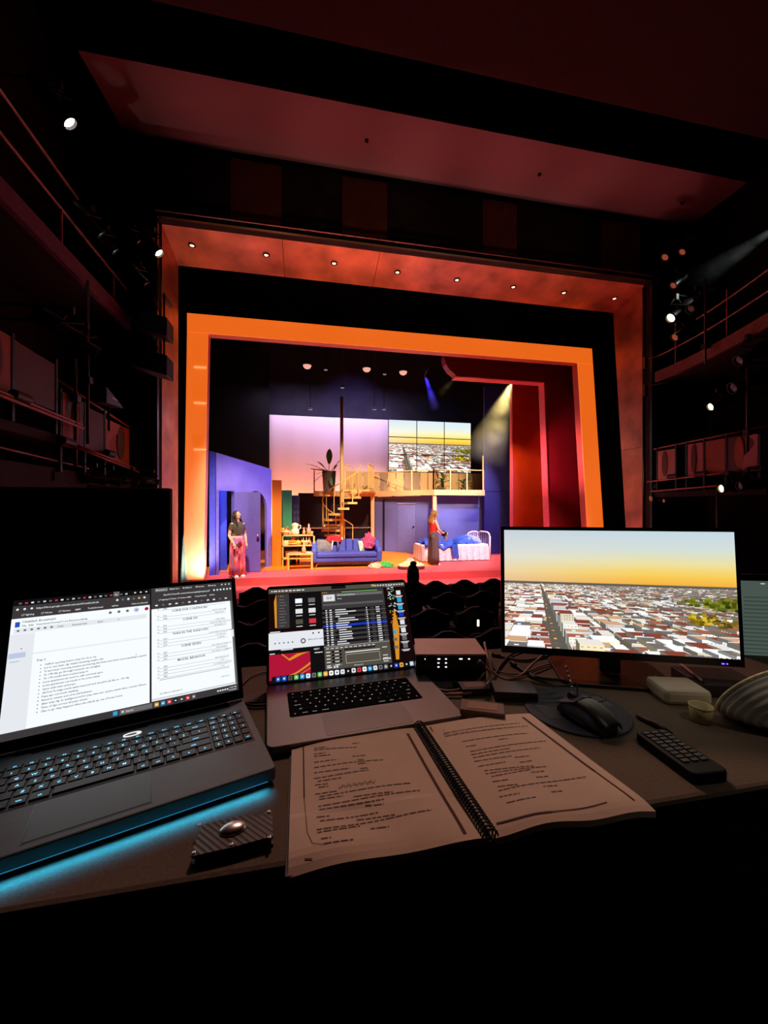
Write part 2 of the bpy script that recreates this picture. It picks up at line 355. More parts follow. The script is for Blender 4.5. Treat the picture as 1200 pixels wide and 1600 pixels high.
# purple house wall with doorway and arch, turned away from the audience
A = atd(338, 880, 10.55); B = atd(424, 880, 12.1); A.z = 0; B.z = 0
ux = (B-A); Lw = ux.length; ux.normalize(); uy = Vector((-ux.y, ux.x, 0))
hw = thing('house_wall', 'violet blue house wall with open doorway and dark arch', 'set wall', M=frame(A, ux, uy, (0, 0, 1)))
nrm = uy
def hl(px, py): p = onplane(px, py, A, nrm); return (p-A).dot(ux), p.z
VIO = pm('violet_house_paint', (128, 118, 214), .85, var=.1, scale=2)
ht0 = hl(338, 707)[1]; ht1 = hl(424, 733)[1]
d0 = hl(341, 800)[0]; d1 = hl(365, 800)[0]; dz = hl(352, 767)[1]
a0 = hl(381, 800)[0]; a1 = hl(417, 800)[0]; az = hl(398, 767)[1]
top = lambda s: ht0+(ht1-ht0)*s/Lw
ar = [(a0+(a1-a0)*(1-math.cos(R(t)))/2, az-.55+.55*math.sin(R(t))) for t in range(0, 181, 15)]
P = lambda pts: [(x, 0, z) for x, z in pts]
w_ = MB()
w_.ext(P([(0, 0), (d0, 0), (d0, top(d0)), (0, top(0))]), (0, .1, 0))
w_.ext(P([(d0, dz), (d1, dz), (d1, top(d1)), (d0, top(d0))]), (0, .1, 0))
w_.ext(P([(d1, 0), (a0, 0), (a0, top(a0)), (d1, top(d1))]), (0, .1, 0))
for i in range(len(ar)-1): w_.ext(P([ar[i], ar[i+1], (ar[i+1][0], top(ar[i+1][0])), (ar[i][0], top(ar[i][0]))]), (0, .1, 0))
w_.ext(P([(a1, 0), (Lw, 0), (Lw, top(Lw)), (a1, top(a1))]), (0, .1, 0))
w_.build('wall_face', VIO, hw)
MB().ext(P([(0, 0), (0, ht0), (-.02, ht0), (-.02, 0)]), (0, .1, 0)).build('corner_trim', pm('violet_dark', (40, 36, 110), .5), hw)
# side return toward the audience and interior pieces
a = atd(327, 880, 10.45); a.z = 0
q = [(A.x, A.y, 0), (a.x, a.y, 0), (a.x, a.y, ht0+.03), (A.x, A.y, ht0)]
MB().ext(q, (0, .08, 0)).build('side_return', pm('blue_return', (66, 70, 196), .55, var=.1), hw, world=True)
MB().box(at(337, 800, 12.0).x, at(354, 800, 12.0).x, 12.0, 12.05, 0, 2.7).build('inner_panel', pm('bright_blue_inner', (60, 76, 230), .55, var=.08), hw, world=True)
MB().box(-.2, Lw+.4, 1.5, 1.56, 0, 3).build('inner_black', BLK, hw)
MB().box(d0-.03, d0, -.03, .1, 0, dz+.03).box(d1, d1+.03, -.03, .1, 0, dz+.03).box(d0, d1, -.03, .1, dz, dz+.03).build('door_frame', pm('violet_frame', (108, 100, 206), .5), hw)
# door leaf hinged on the right jamb, swung open toward the audience
hp = A+ux*(d1+.02)+uy*(-.035); e = onplane(407, 860, hp, Vector((0.05, 1, 0)).normalized()); e.z = 0; dv = (e-hp); dl = dv.length; dv.normalize()
dn = Vector((-dv.y, dv.x, 0)); dm = MW[hw].inverted() @ frame(hp, dv, dn, (0, 0, 1))
lf = MB().box(0, dl, -.04, 0, .02, dz-.02, 0, dm).build('door', pm('violet_door', (104, 96, 200), .5, var=.06), hw)
MB().cyl((dl-.06, -.1, 1.02), (dl-.06, -.04, 1.02), .02, n=10, M=dm).ball((dl-.06, -.12, 1.02), .04, 10, M=dm).build('knob', pm('steel_knob', (190, 190, 220), .25, 1), lf, smooth=True)

# balcony platform with rail and slatted screen
CRM = pm('cream_painted_steel', (236, 196, 140), .5, var=.06, scale=8)
bal = thing('balcony', 'cream railed balcony platform on posts above the blue wall', 'balcony', (3, 15, 0))
ZD = 2.46
f0 = at(490, 770, 16.3); f1 = at(577, 770, 16.3); f2 = at(678, 766, 14.25); f3 = at(757, 766, 14.25)
pl = [(f0.x, 16.3), (f1.x, 16.3), (f2.x, 14.25), (f3.x, 14.25), (f3.x, 16.6), (f0.x, 16.6)]
MB().prism(pl, ZD-.06, ZD).build('deck', CRM, bal, world=True)
for a, b in zip(pl[:3], pl[1:4]):
    v = Vector((b[0]-a[0], b[1]-a[1], 0)).normalized(); n = Vector((v.y, -v.x, 0))*.03
    MB().ext([(a[0], a[1], ZD-.19), (b[0], b[1], ZD-.19), (b[0], b[1], ZD+.02), (a[0], a[1], ZD+.02)], n).build('fascia', CRM, bal, world=True)
def railing(a, b, n, parent, h=.78, z=ZD, rr=.022):
    a = Vector((a[0], a[1], z)); b = Vector((b[0], b[1], z))
    MB().cyl(a+Vector((0, 0, h)), b+Vector((0, 0, h)), rr, n=8).build('handrail', CRM, parent, world=True, smooth=True)
    for i in range(n+1):
        p = a.lerp(b, i/n); MB().box(p.x-.022, p.x+.022, p.y-.022, p.y+.022, z, z+h).build('baluster', CRM, parent, world=True)
railing((f1.x+.1, 16.2), (f2.x, 14.3), 3, bal); railing((f2.x, 14.3), (f3.x-.03, 14.3), 3, bal)
MB().box(f3.x-.06, f3.x-.02, 14.28, 14.32, ZD, ZD+1.35).build('tall_post', CRM, bal, world=True)
for px, Y in ((582, 16.15), (678.5, 14.35)):
    p = at(px, 800, Y); MB().box(p.x-.07, p.x+.07, Y-.07, Y+.07, 0, ZD-.19).build('post', CRM, bal, world=True)
# slatted beige screen standing along the back of the balcony
scr = thing('slatted_screen', 'beige slatted screen standing behind the balcony rail', 'screen', (3, 16.4, ZD))
s0 = at(541, 740, 16.5); s1 = at(752, 740, 16.5); n = 17
for i in range(n):
    x0 = s0.x+(s1.x-s0.x)*i/n; x1 = s0.x+(s1.x-s0.x)*(i+1)/n-.03
    dark = 4 <= i < 5 or i in (7, 8)
    MB().box(x0, x1, 16.46, 16.5, ZD+.01, ZD+.86).build('slat', pm('beige_slat', (206, 176, 120), .6, var=.08) if not dark else pm('taupe_slat', (150, 128, 104), .6, var=.08), scr, world=True)
MB().box(s0.x, s1.x, 16.5, 16.53, ZD+.2, ZD+.26).box(s0.x, s1.x, 16.5, 16.53, ZD+.7, ZD+.76).build('cross_rail', pm('taupe_rail', (90, 74, 60), .6), scr, world=True)

LEAF = pm('dark_green_leaf', (62, 100, 50), .45, var=.25, scale=8)
def leaf(mb, base, tip, wd, droop=.1, n=6):
    base = Vector(base); tip = Vector(tip); d = tip-base; side = d.cross(Vector((0, 0, 1)))
    side = Vector((1, 0, 0)) if side.length < .05*d.length else side
    side.normalize(); nn = side.cross(d).normalized()
    L_, R_, C_ = [], [], []
    for i in range(n+1):
        t = i/n; p = base+d*t+Vector((0, 0, droop*math.sin(math.pi*t))); k = wd*math.sin(math.pi*min(1, t*.92+.06))**.8
        L_.append(p-side*k+nn*.004); R_.append(p+side*k+nn*.004); C_.append(p-nn*.01*(1-t))
    vs = L_+C_+R_; m = n+1
    mb.add(vs, [(i, i+1, m+i+1, m+i) for i in range(n)]+[(m+i, m+i+1, 2*m+i+1, 2*m+i) for i in range(n)])
def leafy(name, label, px, py, Y, hgt, wd, k, seed, z0):
    rnd = random.Random(seed); p = at(px, py, Y); t = thing(name, label, 'plant', (p.x, Y, z0))
    MB().lathe([(.07, 0), (.1, .02), (.12, .16), (.1, .16), (.09, .12)], 14).build('pot', pm('plant_pot', (90, 60, 46), .6), t, smooth=True)
    MB().tube([(0, 0, .1), (.02, 0, hgt*.5), (-.01, 0, hgt*.7)], .012, 6).build('stem', pm('plant_stem', (66, 74, 36), .6), t)
    for i in range(k):
        a = rnd.uniform(0, 6.28); z = rnd.uniform(.25, .95)*hgt; l = rnd.uniform(.6, 1)*wd
        m = MB(); leaf(m, (0, 0, z*.8), (l*math.cos(a), l*math.sin(a)*.6, z+rnd.uniform(-.05, .1)*hgt), .045+.02*rnd.random(), .05); m.build('leaf', LEAF, t, smooth=True)
    return t
leafy('potted_plant', 'bushy dark green plant on the balcony right of its corner post', 692, 765, 15.4, .75, .38, 26, 3, ZD)
leafy('potted_plant', 'spreading dark green plant near the right end of the balcony', 724, 765, 15.4, .55, .5, 26, 5, ZD)
for nm, px, lab in (('hanging_vine', 683, 'dark green vine hanging on the beige screen beside the corner post'), ('hanging_vine', 730, 'dark green vine hanging on the screen above the right balcony plant')):
    p = at(px, 735, 16.44); t = thing(nm, lab, 'plant', (p.x, 16.453, ZD+.86)); rnd = random.Random(px)
    MB().tube([(0, 0, 0), (.03, 0, -.2), (0, 0, -.45)], .01, 5).build('stem', pm('plant_stem', (66, 74, 36), .6), t)
    for i in range(14):
        z = -.45*rnd.random(); a = rnd.uniform(-2.8, -.3); m = MB(); leaf(m, (0, 0, z), (.13*math.cos(a), .1*math.sin(a), z-.06), .035, .02); m.build('leaf', LEAF, t, smooth=True)

# blue wall under the balcony, with a door
BLU = pm('blue_wall_paint', (104, 112, 196), .55, var=.14, scale=1.2)
g0 = at(586, 860, 16.45); g1 = at(672, 860, 14.75); g2 = at(758, 860, 14.75)
bw = thing('stage_wall', 'blue wall with a flush door under the balcony', 'set wall', (3, 15, 0))
v = Vector((g1.x-g0.x, g1.y-g0.y, 0)); lw = v.length; v.normalize(); wm = frame((g0.x, g0.y, 0), v, (-v.y, v.x, 0), (0, 0, 1)); n_ = Vector((-v.y, v.x, 0))
ws = lambda px: (onplane(px, 830, (g0.x, g0.y, 0), n_)-Vector((g0.x, g0.y, 0))).dot(v)
wd0, wd1 = ws(621), ws(649); wz = onplane(635, 788, (g0.x, g0.y, 0), n_).z
MB().box(0, wd0-.012, 0, .08, 0, ZD-.2, M=wm).box(wd1+.012, lw, 0, .08, 0, ZD-.2, M=wm).box(wd0-.012, wd1+.012, 0, .08, wz+.012, ZD-.2, M=wm).build('wall_face', BLU, bw, world=True)
MB().box(g1.x, g2.x, 14.75, 14.83, 0, ZD-.2).build('wall_face', BLU, bw, world=True)
dr = MB().box(wd0, wd1, .012, .07, .01, wz, M=wm).build('door', pm('blue_door_paint', (112, 122, 208), .5, var=.1), bw, world=True)
MB().ball((wd1-.07, -.04, 1.05), .035, 10, M=wm).build('knob', BLK, dr, world=True, smooth=True)
MB().box(wd0-.03, wd1+.03, -.03, 0, wz+.012, wz+.05, M=wm).build('lintel', pm('pale_blue_lintel', (150, 150, 210), .5), bw, world=True)
MB().box(ws(598), ws(601), -.02, 0, 0, ZD-.3, M=wm).build('corner_strip', pm('deep_navy_strip', (22, 20, 60), .6), bw, world=True)

# spiral staircase
SY = 14.55
sp = at(534, 860, SY); st = thing('spiral_staircase', 'cream spiral staircase winding around a tall pole to the balcony', 'staircase', (sp.x, SY, 0))
STY = pm('stair_paint', (240, 202, 130), .5, var=.06, scale=8)
ztop = at(533, 620, SY).z
MB().cyl((0, 0, 0), (0, 0, ztop), .075, .06, 16).build('pole', STY, st, smooth=True)
SR = .70
ang = lambda z: R(360*(z+.15)/2.6)
tread = MB().prism([(.06, -.045), (SR, -.2), (SR+.03, 0), (SR, .2), (.06, .045)], -.075, 0)
tr0 = None; NT = 12
for i in range(NT):
    z = .2*(i+1); M = TR(0, 0, z, ang(z))
    if tr0 is None: tr0 = tread.build('tread', STY, st); tr0.matrix_local = M
    else: share(tr0, M, st)
    for da in (0,):
        a = ang(z)+da; x, y = SR*math.cos(a), SR*math.sin(a)
        MB().cyl((x, y, z-.04), (x, y, z+.93), .016, n=6).build('baluster', STY, st)
MB().tube([(SR*math.cos(ang(z)), SR*math.sin(ang(z)), z+.93) for z in [.2+i*.06 for i in range(39)]], .022, 8).build('handrail', STY, st, smooth=True)
# landing gate panels where the stair meets the balcony
land = MB().prism([(.05, -.15), (1.0, -.25), (1.6, 1.75), (.9, 1.75), (.2, .6)], ZD-.07, ZD)
land.build('landing', STY, st)
for x0, y0, x1, y1 in ((.12, .25, .55, .75), (.95, -.2, 1.28, .55)):
    k = 6
    MB().tube([(x0, y0, ZD+.95), (x1, y1, ZD+.88)], .02, 6).build('gate_rail', STY, st)
    MB().tube([(x0, y0, ZD+.06), (x1, y1, ZD+.06)], .02, 6).build('gate_rail', STY, st)
    for i in range(k+1):
        x = x0+(x1-x0)*i/k; y = y0+(y1-y0)*i/k; MB().cyl((x, y, ZD), (x, y, ZD+.95-.07*i/k), .012 if 0 < i < k else .024, n=6).build('bar', STY, st)
# planter with big leaves, left of the stair on the balcony
pp = at(514, 768, 16.2); pt = thing('potted_plant', 'large-leaved plant in a grey square planter left of the spiral stair', 'plant', (pp.x, 16.2, ZD))
MB().hexa([(-.22, -.2, 0), (.22, -.2, 0), (.22, .2, 0), (-.22, .2, 0), (-.27, -.22, .82), (.27, -.22, .82), (.27, .22, .82), (-.27, .22, .82)]).build('planter', pm('grey_planter', (96, 84, 82), .6), pt, bevel=.01)
for bx, tip, wd in (((0, 0, .85), (0.02, -.1, 1.72), .13), ((-.1, 0, .85), (-.95, -.1, 1.08), .1), ((-.05, 0, .85), (-.5, -.2, 1.18), .09), ((.1, 0, .85), (.55, -.1, 1.35), .08),
                    ((0, -.2, .8), (-.55, -.4, .62), .08), ((-.1, -.2, .8), (-.62, -.4, .3), .06), ((.15, -.22, .8), (.3, -.4, 1.05), .07), ((.1, -.25, .75), (.1, -.45, .2), .12)):
    m = MB(); leaf(m, Vector(bx).lerp(Vector(tip), .3), tip, wd, .04); m.build('leaf', LEAF, pt, smooth=True)
    MB().tube([bx, Vector(bx).lerp(Vector(tip), .35)], .012, 5).build('stalk', pm('plant_stem', (66, 74, 36), .6), pt)
# small rail at the far left end of the balcony
lt = thing('balcony_ledge', 'flat cream ledge on one post at the left end of the balcony', 'ledge', (f0.x, 16.3, ZD))
MB().box(f0.x, f0.x+.05, 16.28, 16.33, ZD, ZD+.88).build('post', CRM, lt, world=True)
MB().ext([(f0.x-.12, 16.1, ZD+.88), (f0.x+.1, 16.5, ZD+.88), (f0.x+.75, 16.4, ZD+.8), (f0.x+.6, 16.1, ZD+.8)], (0, 0, .04)).build('board', CRM, lt, world=True)

# ------------------------------------------------------------------ the city picture shown on the video wall and the monitor
def paint_city(W=360, Hh=204, hz=.445, seed=4):
    rg = np.random.RandomState(seed); im = np.zeros((Hh, W, 3)); vp = .165
    yy = (np.arange(Hh)/Hh)[:, None]; xx = (np.arange(W)/W)[None, :]
    t = np.clip(yy/hz, 0, 1)
    stops = [(0, (198, 218, 230)), (.35, (214, 224, 216)), (.6, (238, 226, 160)), (.8, (250, 208, 92)), (1, (246, 176, 62))]
    for k in range(3):
        s = np.interp(t[:, 0], [a for a, _ in stops], [c[k] for _, c in stops])
        pale = np.interp(t[:, 0], [0, .5, .8, 1], [(200, 212, 222)[k], (226, 226, 214)[k], (240, 214, 160)[k], (232, 190, 150)[k]])
        f = np.clip(xx*1.6, 0, 1)
        im[:, :, k] = s[:, None]*f+pale[:, None]*(1-f)
    g0 = int(hz*Hh)
    im[g0:] = (96, 92, 84)
    def fill(pts, c):
        pts = np.array(pts)*[W, Hh]; x0, y0 = np.floor(pts.min(0)).astype(int); x1, y1 = np.ceil(pts.max(0)).astype(int)
        x0, y0 = max(x0, 0), max(y0, g0-3); x1, y1 = min(x1, W), min(y1, Hh)
        if x1 <= x0 or y1 <= y0: return
        X, Y = np.meshgrid(np.arange(x0, x1)+.5, np.arange(y0, y1)+.5); m = np.ones(X.shape, bool); m2 = np.ones(X.shape, bool)
        for (ax, ay), (bx, by) in zip(pts, np.roll(pts, -1, 0)):
            cr = (bx-ax)*(Y-ay)-(by-ay)*(X-ax); m &= cr >= 0; m2 &= cr <= 0
        im[y0:y1, x0:x1][m | m2] = np.clip(c, 0, 255)
    S = lambda X, D, h: (vp+X/D, hz+(1-hz)*(1-h)/D)
    D = 34.0
    while D > .72:
        stp = .95 if D > 6 else .90; D2 = D*stp; wdt = .075*max(1, D**.3)
        X = -.35*D
        while X < 1.0*D:
            wv = wdt*rg.uniform(.7, 1.7); Xn = X+wv
            for s0_, s1_ in ((.045, .125), (.40, .44), (.72, .745)):
                if s0_ <= X < s1_: X = s1_; Xn = X+wv
                elif X < s0_ < Xn: Xn = s0_
            wv = Xn-X
            if wv < .012: X = Xn+.002; continue
            ave = False
            if not ave and rg.rand() < .97:
                h = rg.uniform(.03, .10)*(1.25 if X < .4 else .9); h = h*(3.0 if (.125 <= X+wv/2 < .22) else 1)
                q = rg.rand(); lum = rg.uniform(.78, 1.06); hazef = min(1, D/22)
                roof = np.array([(126, 70, 58), (150, 96, 80), (205, 200, 196), (238, 238, 240), (110, 104, 104), (184, 150, 120)][rg.choice(6, p=[.24, .14, .2, .2, .1, .12])], float)
                face = np.array([(246, 244, 236), (236, 222, 186), (214, 214, 218), (250, 240, 214)][rg.choice(4)], float)*lum
                side = face*.5
                mixc = lambda c: c*(1-.45*hazef)+np.array((196, 190, 178))*.45*hazef*rg.uniform(.6, 1.15)
                Db = D/stp*(.985 if D < 6 else .995)
                if X > .0: fill([S(X, D, 0), S(X, Db, 0), S(X, Db, h), S(X, D, h)], mixc(side))
                else: fill([S(Xn, D, 0), S(Xn, Db, 0), S(Xn, Db, h), S(Xn, D, h)], mixc(side))
                fill([S(X, Db, h), S(Xn, Db, h), S(Xn, D, h), S(X, D, h)], mixc(roof))
                fill([S(X, D, h), S(Xn, D, h), S(Xn, D, 0), S(X, D, 0)], mixc(face))
                if D < 4.2:
                    for r_ in range(int(h*26)):
                        zz = h*(r_+.4)/max(1, int(h*26)); nwin = max(2, int(wv/.016))
                        for c_ in range(nwin):
                            xw = X+wv*(c_+.25)/nwin; fill([S(xw, D, zz), S(xw+wv*.4/nwin, D, zz), S(xw+wv*.4/nwin, D, zz-.012), S(xw, D, zz-.012)], face*.45)
                    if rg.rand() < .5:
                        fill([S(X, Db, h), S(Xn, Db, h), S(Xn, Db*.99, h), S(X, Db*.99, h)], (240, 236, 230)); fill([S(X, D, h+.006), S(Xn, D, h+.006), S(Xn, D, h), S(X, D, h)], (250, 248, 240)); xm = X+wv*rg.uniform(.2, .6); fill([S(xm, D*1.02, h+.02), S(xm+.02, D*1.02, h+.02), S(xm+.02, D*1.02, h), S(xm, D*1.02, h)], (226, 220, 214))
            X = Xn+.004*D**.5
        D = D2
    rgx = np.random.RandomState(9)
    for cx, cyv, rx, ry, c in [(.88, .57, .1, .035, (112, 116, 40)), (.97, .6, .08, .03, (92, 98, 40)), (.86, .70, .06, .045, (150, 130, 44)), (.95, .73, .05, .03, (120, 100, 48)), (.99, .55, .06, .02, (100, 104, 44))]:
        for _ in range(60):
            a, b = rgx.uniform(-1, 1, 2)
            if a*a+b*b > 1: continue
            px_, py_ = cx+a*rx, cyv+b*ry; c2 = np.array(c)*rgx.uniform(.6, 1.3); s_ = .009
            fill([(px_-s_, py_-s_), (px_+s_, py_-s_), (px_+s_, py_+s_*1.3), (px_-s_, py_+s_*1.3)], c2)
    for k in range(26):                                 # traffic and red awnings in the avenue
        D = 1.02*1.1**(k*.8); fill([S(.07, D, .0), S(.085, D, .0), S(.085, D*.985, .0), S(.07, D*.985, 0)], (170, 90, 60) if k % 2 else (226, 180, 110))
    im[g0+2:] = np.clip((im[g0+2:]-118)*1.28+128, 0, 255)
    return np.clip(im/255, 0, 1)
CITY = paint_city()
CITYL = np.where(CITY <= .04045, CITY/12.92, ((CITY+.055)/1.055)**2.4)
def picture(name, arr, w_, h, mat, parent, M):         # flat display: one face per picture point, colours stored on the faces
    ny, nx, _ = arr.shape; me = bpy.data.meshes.new(name)
    gx, gz = np.meshgrid(np.linspace(0, w_, nx+1), np.linspace(h, 0, ny+1))
    co = np.stack([gx.ravel(), np.zeros(gx.size), gz.ravel()], 1)
    if M is not None:
        A_ = np.array(M); co = co @ A_[:3, :3].T+A_[:3, 3]
    idx = np.arange((ny+1)*(nx+1)).reshape(ny+1, nx+1)
    fc = np.stack([idx[1:, :-1], idx[1:, 1:], idx[:-1, 1:], idx[:-1, :-1]], -1).reshape(-1, 4)
    me.from_pydata(co.tolist(), [], fc.tolist()); me.materials.append(mat)
    ca = me.color_attributes.new('picture', 'FLOAT_COLOR', 'CORNER')
    c = np.ones((ny*nx, 4)); c[:, :3] = arr.reshape(-1, 3)
    ca.data.foreach_set('color', np.repeat(c, 4, 0).astype(np.float32).ravel())
    o = bpy.data.objects.new(name, me); COL.objects.link(o); o.parent = parent; return o

# video wall: nine panels in three rows
YV = 17.0
v0 = at(607, 655, YV); v1 = at(736, 658, YV); vb = at(670, 738, YV)
VW, VH = v1.x-v0.x, v0.z-vb.z
vw = thing('video_wall', 'three by three video wall showing a city skyline above the balcony', 'video wall', (v0.x, YV, vb.z))
VMAT = em_attr('video_panel', 1.0)
CV = np.clip((CITYL-.1)*1.3+.1, 0, 1.2)[:, 4:]
for r in range(3):
    for c in range(3):
        sub = CV[r*CV.shape[0]//3:(r+1)*CV.shape[0]//3, c*CV.shape[1]//3:(c+1)*CV.shape[1]//3]
        x0, z0 = c*VW/3, VH-(r+1)*VH/3
        pn = MB().box(x0, x0+VW/3-.004, 0, .09, z0, z0+VH/3-.004).build('video_panel', BLK, vw)
        picture('display', sub, VW/3-.036, VH/3-.036, VMAT, pn, Matrix.Translation((x0+.016, -.003, z0+.016)))
MB().box(.2, .3, .1, .2, -vb.z, VH).box(VW-.3, VW-.2, .1, .2, -vb.z, VH).build('support_frame', BLK, vw)

# ------------------------------------------------------------------ furniture on the stage
def foot(px, py): p = atz(px, py, 0.006); return p
SOFA = pm('blue_velvet', (54, 72, 170), .75, var=.12, scale=10, sheen=1)
p = foot(543, 886); so = thing('sofa', 'blue velvet sofa with channel back in front of the stair', 'sofa', (p.x, p.y+.35, .006), R(-2))
SW = 1.04
MB().box(-SW+.1, SW-.1, -.42, .38, .16, .30).build('base', SOFA, so, bevel=.03)
MB().box(-SW+.14, SW-.14, -.45, .2, .30, .44).build('seat_cushion', SOFA, so, bevel=.04, seg=3)
for i in range(8):
    x0 = -SW+.14+i*(2*SW-.28)/8; x1 = x0+(2*SW-.28)/8-.008
    MB().hexa([(x0, .14, .42), (x1, .14, .42), (x1, .4, .42), (x0, .4, .42), (x0, .26, .80), (x1, .26, .80), (x1, .42, .80), (x0, .42, .80)]).build('back_channel', SOFA, so, bevel=.035, seg=3)
for s in (-1, 1):
    prof = [(-.46, .16), (.4, .16), (.42, .74), (.2, .76), (-.2, .60), (-.42, .56), (-.47, .5)]
    MB().ext([(s*(SW-.14) if s > 0 else -SW+.14, y, z) for y, z in prof], (s*.15, 0, 0)).build('armrest', SOFA, so, bevel=.04, seg=3)
for sx in (-1, 1):
    for yy_ in (-.34, .3): MB().cyl((sx*(SW-.18), yy_, .17), (sx*(SW-.1), yy_*1.1, 0), .028, .016, 8).build('leg', pm('walnut_leg', (140, 84, 40), .5), so)
def pillow(name, label, loc, sx, sz, rz, tilt, mat, th=.12):
    M = Matrix.Translation(loc) @ Matrix.Rotation(rz, 4, 'Z') @ Matrix.Rotation(tilt, 4, 'X')
    t = thing(name, label, 'pillow', M=M); mb = MB()
    f = lambda u, v, s: ((u-.5)*sx*(1-.12*(1-abs(2*v-1)**2)*0), s*th/2*(max(0, math.sin(math.pi*u)*math.sin(math.pi*v)))**.45, v*sz)
    mb.grid(lambda u, v: f(u, v, -1), 10, 10); mb.grid(lambda u, v: f(1-u, v, 1), 10, 10)
    mb.build('cover', mat, t, smooth=True)
    MB().tube([(-sx/2, 0, 0), (sx/2, 0, 0), (sx/2, 0, sz), (-sx/2, 0, sz)], .008, 6, closed=True).build('piping', mat, t); return t
sl = lambda x, y, z: MW[so] @ Vector((x, y, z))
pillow('pillow', 'grey quilted pillow at the left end of the blue sofa', sl(-.68, .1, .44), .44, .36, R(-4), R(-18), pm('grey_quilt', (112, 116, 124), .8, var=.3, scale=18, bump=.4))
pillow('pillow', 'pale green patterned pillow at the right end of the blue sofa', sl(.56, .08, .44), .3, .32, R(20), R(-20), pm('green_print', (180, 222, 180), .8, var=.7, scale=22))
def lump(name, label, cat, loc, r, mat, seed=1, amp=.25, nn=24, rz=0):
    rnd = random.Random(seed); ph = [(rnd.uniform(2, 6), rnd.uniform(2, 6), rnd.uniform(0, 6)) for _ in range(4)]
    mb = MB(); k = nn//2; rr = []
    for i in range(k+1):
        a = -math.pi/2*.2+(math.pi/2*1.2)*i/k; ring = []
        for q in range(nn):
            b = 2*math.pi*q/nn; s = 1+amp*sum(math.sin(f*b+g*a*2+h) for f, g, h in ph)/3
            ring.append((r[0]*math.cos(a)*math.cos(b)*s, r[1]*math.cos(a)*math.sin(b)*s, max(0, r[2]*(math.sin(a)+.1)*s)))
        rr.append(ring)
    mb.rings(rr, True); t = thing(name, label, cat, loc, rz); mb.build('folds', mat, t, smooth=True); return t
t = lump('knitted_blanket', 'crumpled pink and purple knitted blanket over the right sofa arm', 'blanket', sl(.72, .2, .52), (.24, .22, .38), pm('pink_knit', (168, 62, 110), .9, var=.6, scale=18, bump=.6), 3)
t = lump('red_jacket', 'crumpled red jacket lying on the sofa back next to the grey pillow', 'jacket', sl(-.36, .28, .72), (.26, .16, .16), pm('red_cloth', (196, 26, 50), .8, var=.2, scale=12), 8)
MB().tube([(-.05, -.1, .05), (-.08, -.24, -.06), (-.1, -.3, -.26)], [.03, .025, .02], 7).build('sleeve', pm('cream_lining', (226, 206, 170), .8), t, smooth=True)
MB().tube([(.08, -.1, .05), (.1, -.24, -.06), (.08, -.3, -.27)], [.035, .03, .02], 7).build('sleeve', pm('grey_lining', (90, 92, 110), .8), t, smooth=True)
MB().ball((.24, -.02, .05), (.03, .05, .09), 10).build('collar', pm('white_cloth', (236, 236, 232), .8), t, smooth=True)

# shelf unit between the skyline flats, and what stands on it
WOOD = pm('honey_wood', (226, 176, 96), .5, var=.14, scale=6, stretch=(1, 6, 6))
YS = 12.35
q0 = at(441, 833, YS); q1 = at(492, 833, YS); zs = [at(460, y, YS).z for y in (836, 852, 872)]
sh = thing('shelf_unit', 'low honey wood shelf unit full of crockery beside the orange flat', 'shelf', (q0.x, YS, 0))
for z in zs: MB().box(q0.x, q1.x, YS, YS+.3, z-.035, z).build('shelf_board', WOOD, sh, world=True)
MB().box(q1.x-.05, q1.x, YS, YS+.3, 0, zs[0]).build('upright', WOOD, sh, world=True); MB().box(q0.x, q0.x+.03, YS, YS+.3, 0, zs[0]).build('upright', WOOD, sh, world=True)
for i in range(6):
    a = q0.x+.4+i*.1; MB().ext([(a, YS-.01, zs[2]-.06), (a+.06, YS-.01, zs[2]-.06), (a+.03, YS-.01, zs[2]-.1)], (0, .02, 0)).build('fringe', pm('fringe_brown', (150, 92, 30), .7), sh, world=True)
def pot(name, label, cat, px, z, prof, mat, Y=YS+.13, n=14, sc_=1):
    x = at(px, 840, Y).x; t = thing(name, label, cat, (x, Y, z)); MB().lathe([(r*sc_, h*sc_) for r, h in prof], n).build('body', mat, t, smooth=True); return t
CER = pm('cream_ceramic', (240, 214, 166), .4, var=.08); TER = pm('terracotta', (206, 84, 40), .5, var=.2); PNK = pm('pink_ceramic', (226, 150, 120), .4, var=.1); YEL = pm('ochre_glaze', (226, 168, 50), .45, var=.2)
bot = [(.02, 0), (.05, .01), (.055, .12), (.02, .18), (.018, .26), (.001, .265)]
bowl = [(.05, 0), (.06, .01), (.13, .09), (.14, .13), (.125, .13), (.05, .03), (.001, .025)]
rnd = random.Random(2)
t = pot('fruit_bowl', 'red fruit bowl at the left end of the top shelf', 'bowl', 446, zs[0], bowl, CER)
for i in range(5): MB().ball((rnd.uniform(-.08, .08), rnd.uniform(-.05, .05), .13+.04*(i % 3)), .05, 10).build('fruit', TER if i % 2 == 0 else YEL, t, smooth=True)
pot('sugar_pot', 'small cream pot between the fruit bowl and the tall jug', 'pot', 453.5, zs[0], [(.04, 0), (.06, .04), (.05, .09), (.02, .1), (.015, .12), (.001, .12)], PNK)
t = pot('jug', 'tall cream jug with round lid on the top shelf', 'jug', 461, zs[0], [(.09, 0), (.13, .06), (.11, .16), (.07, .2), (.1, .27), (.1, .33), (.05, .36), (.001, .37)], CER)
MB().tube([(.1, 0, .3), (.17, 0, .28), (.16, 0, .2), (.1, 0, .16)], .015, 7).build('handle', CER, t, smooth=True)
pot('bottle', 'narrow pink bottle on the top shelf left of the tall one', 'bottle', 475, zs[0], bot, PNK, sc_=.85)
pot('bottle', 'tall pink bottle near the right end of the top shelf', 'bottle', 482.5, zs[0], bot, PNK, sc_=1.25)
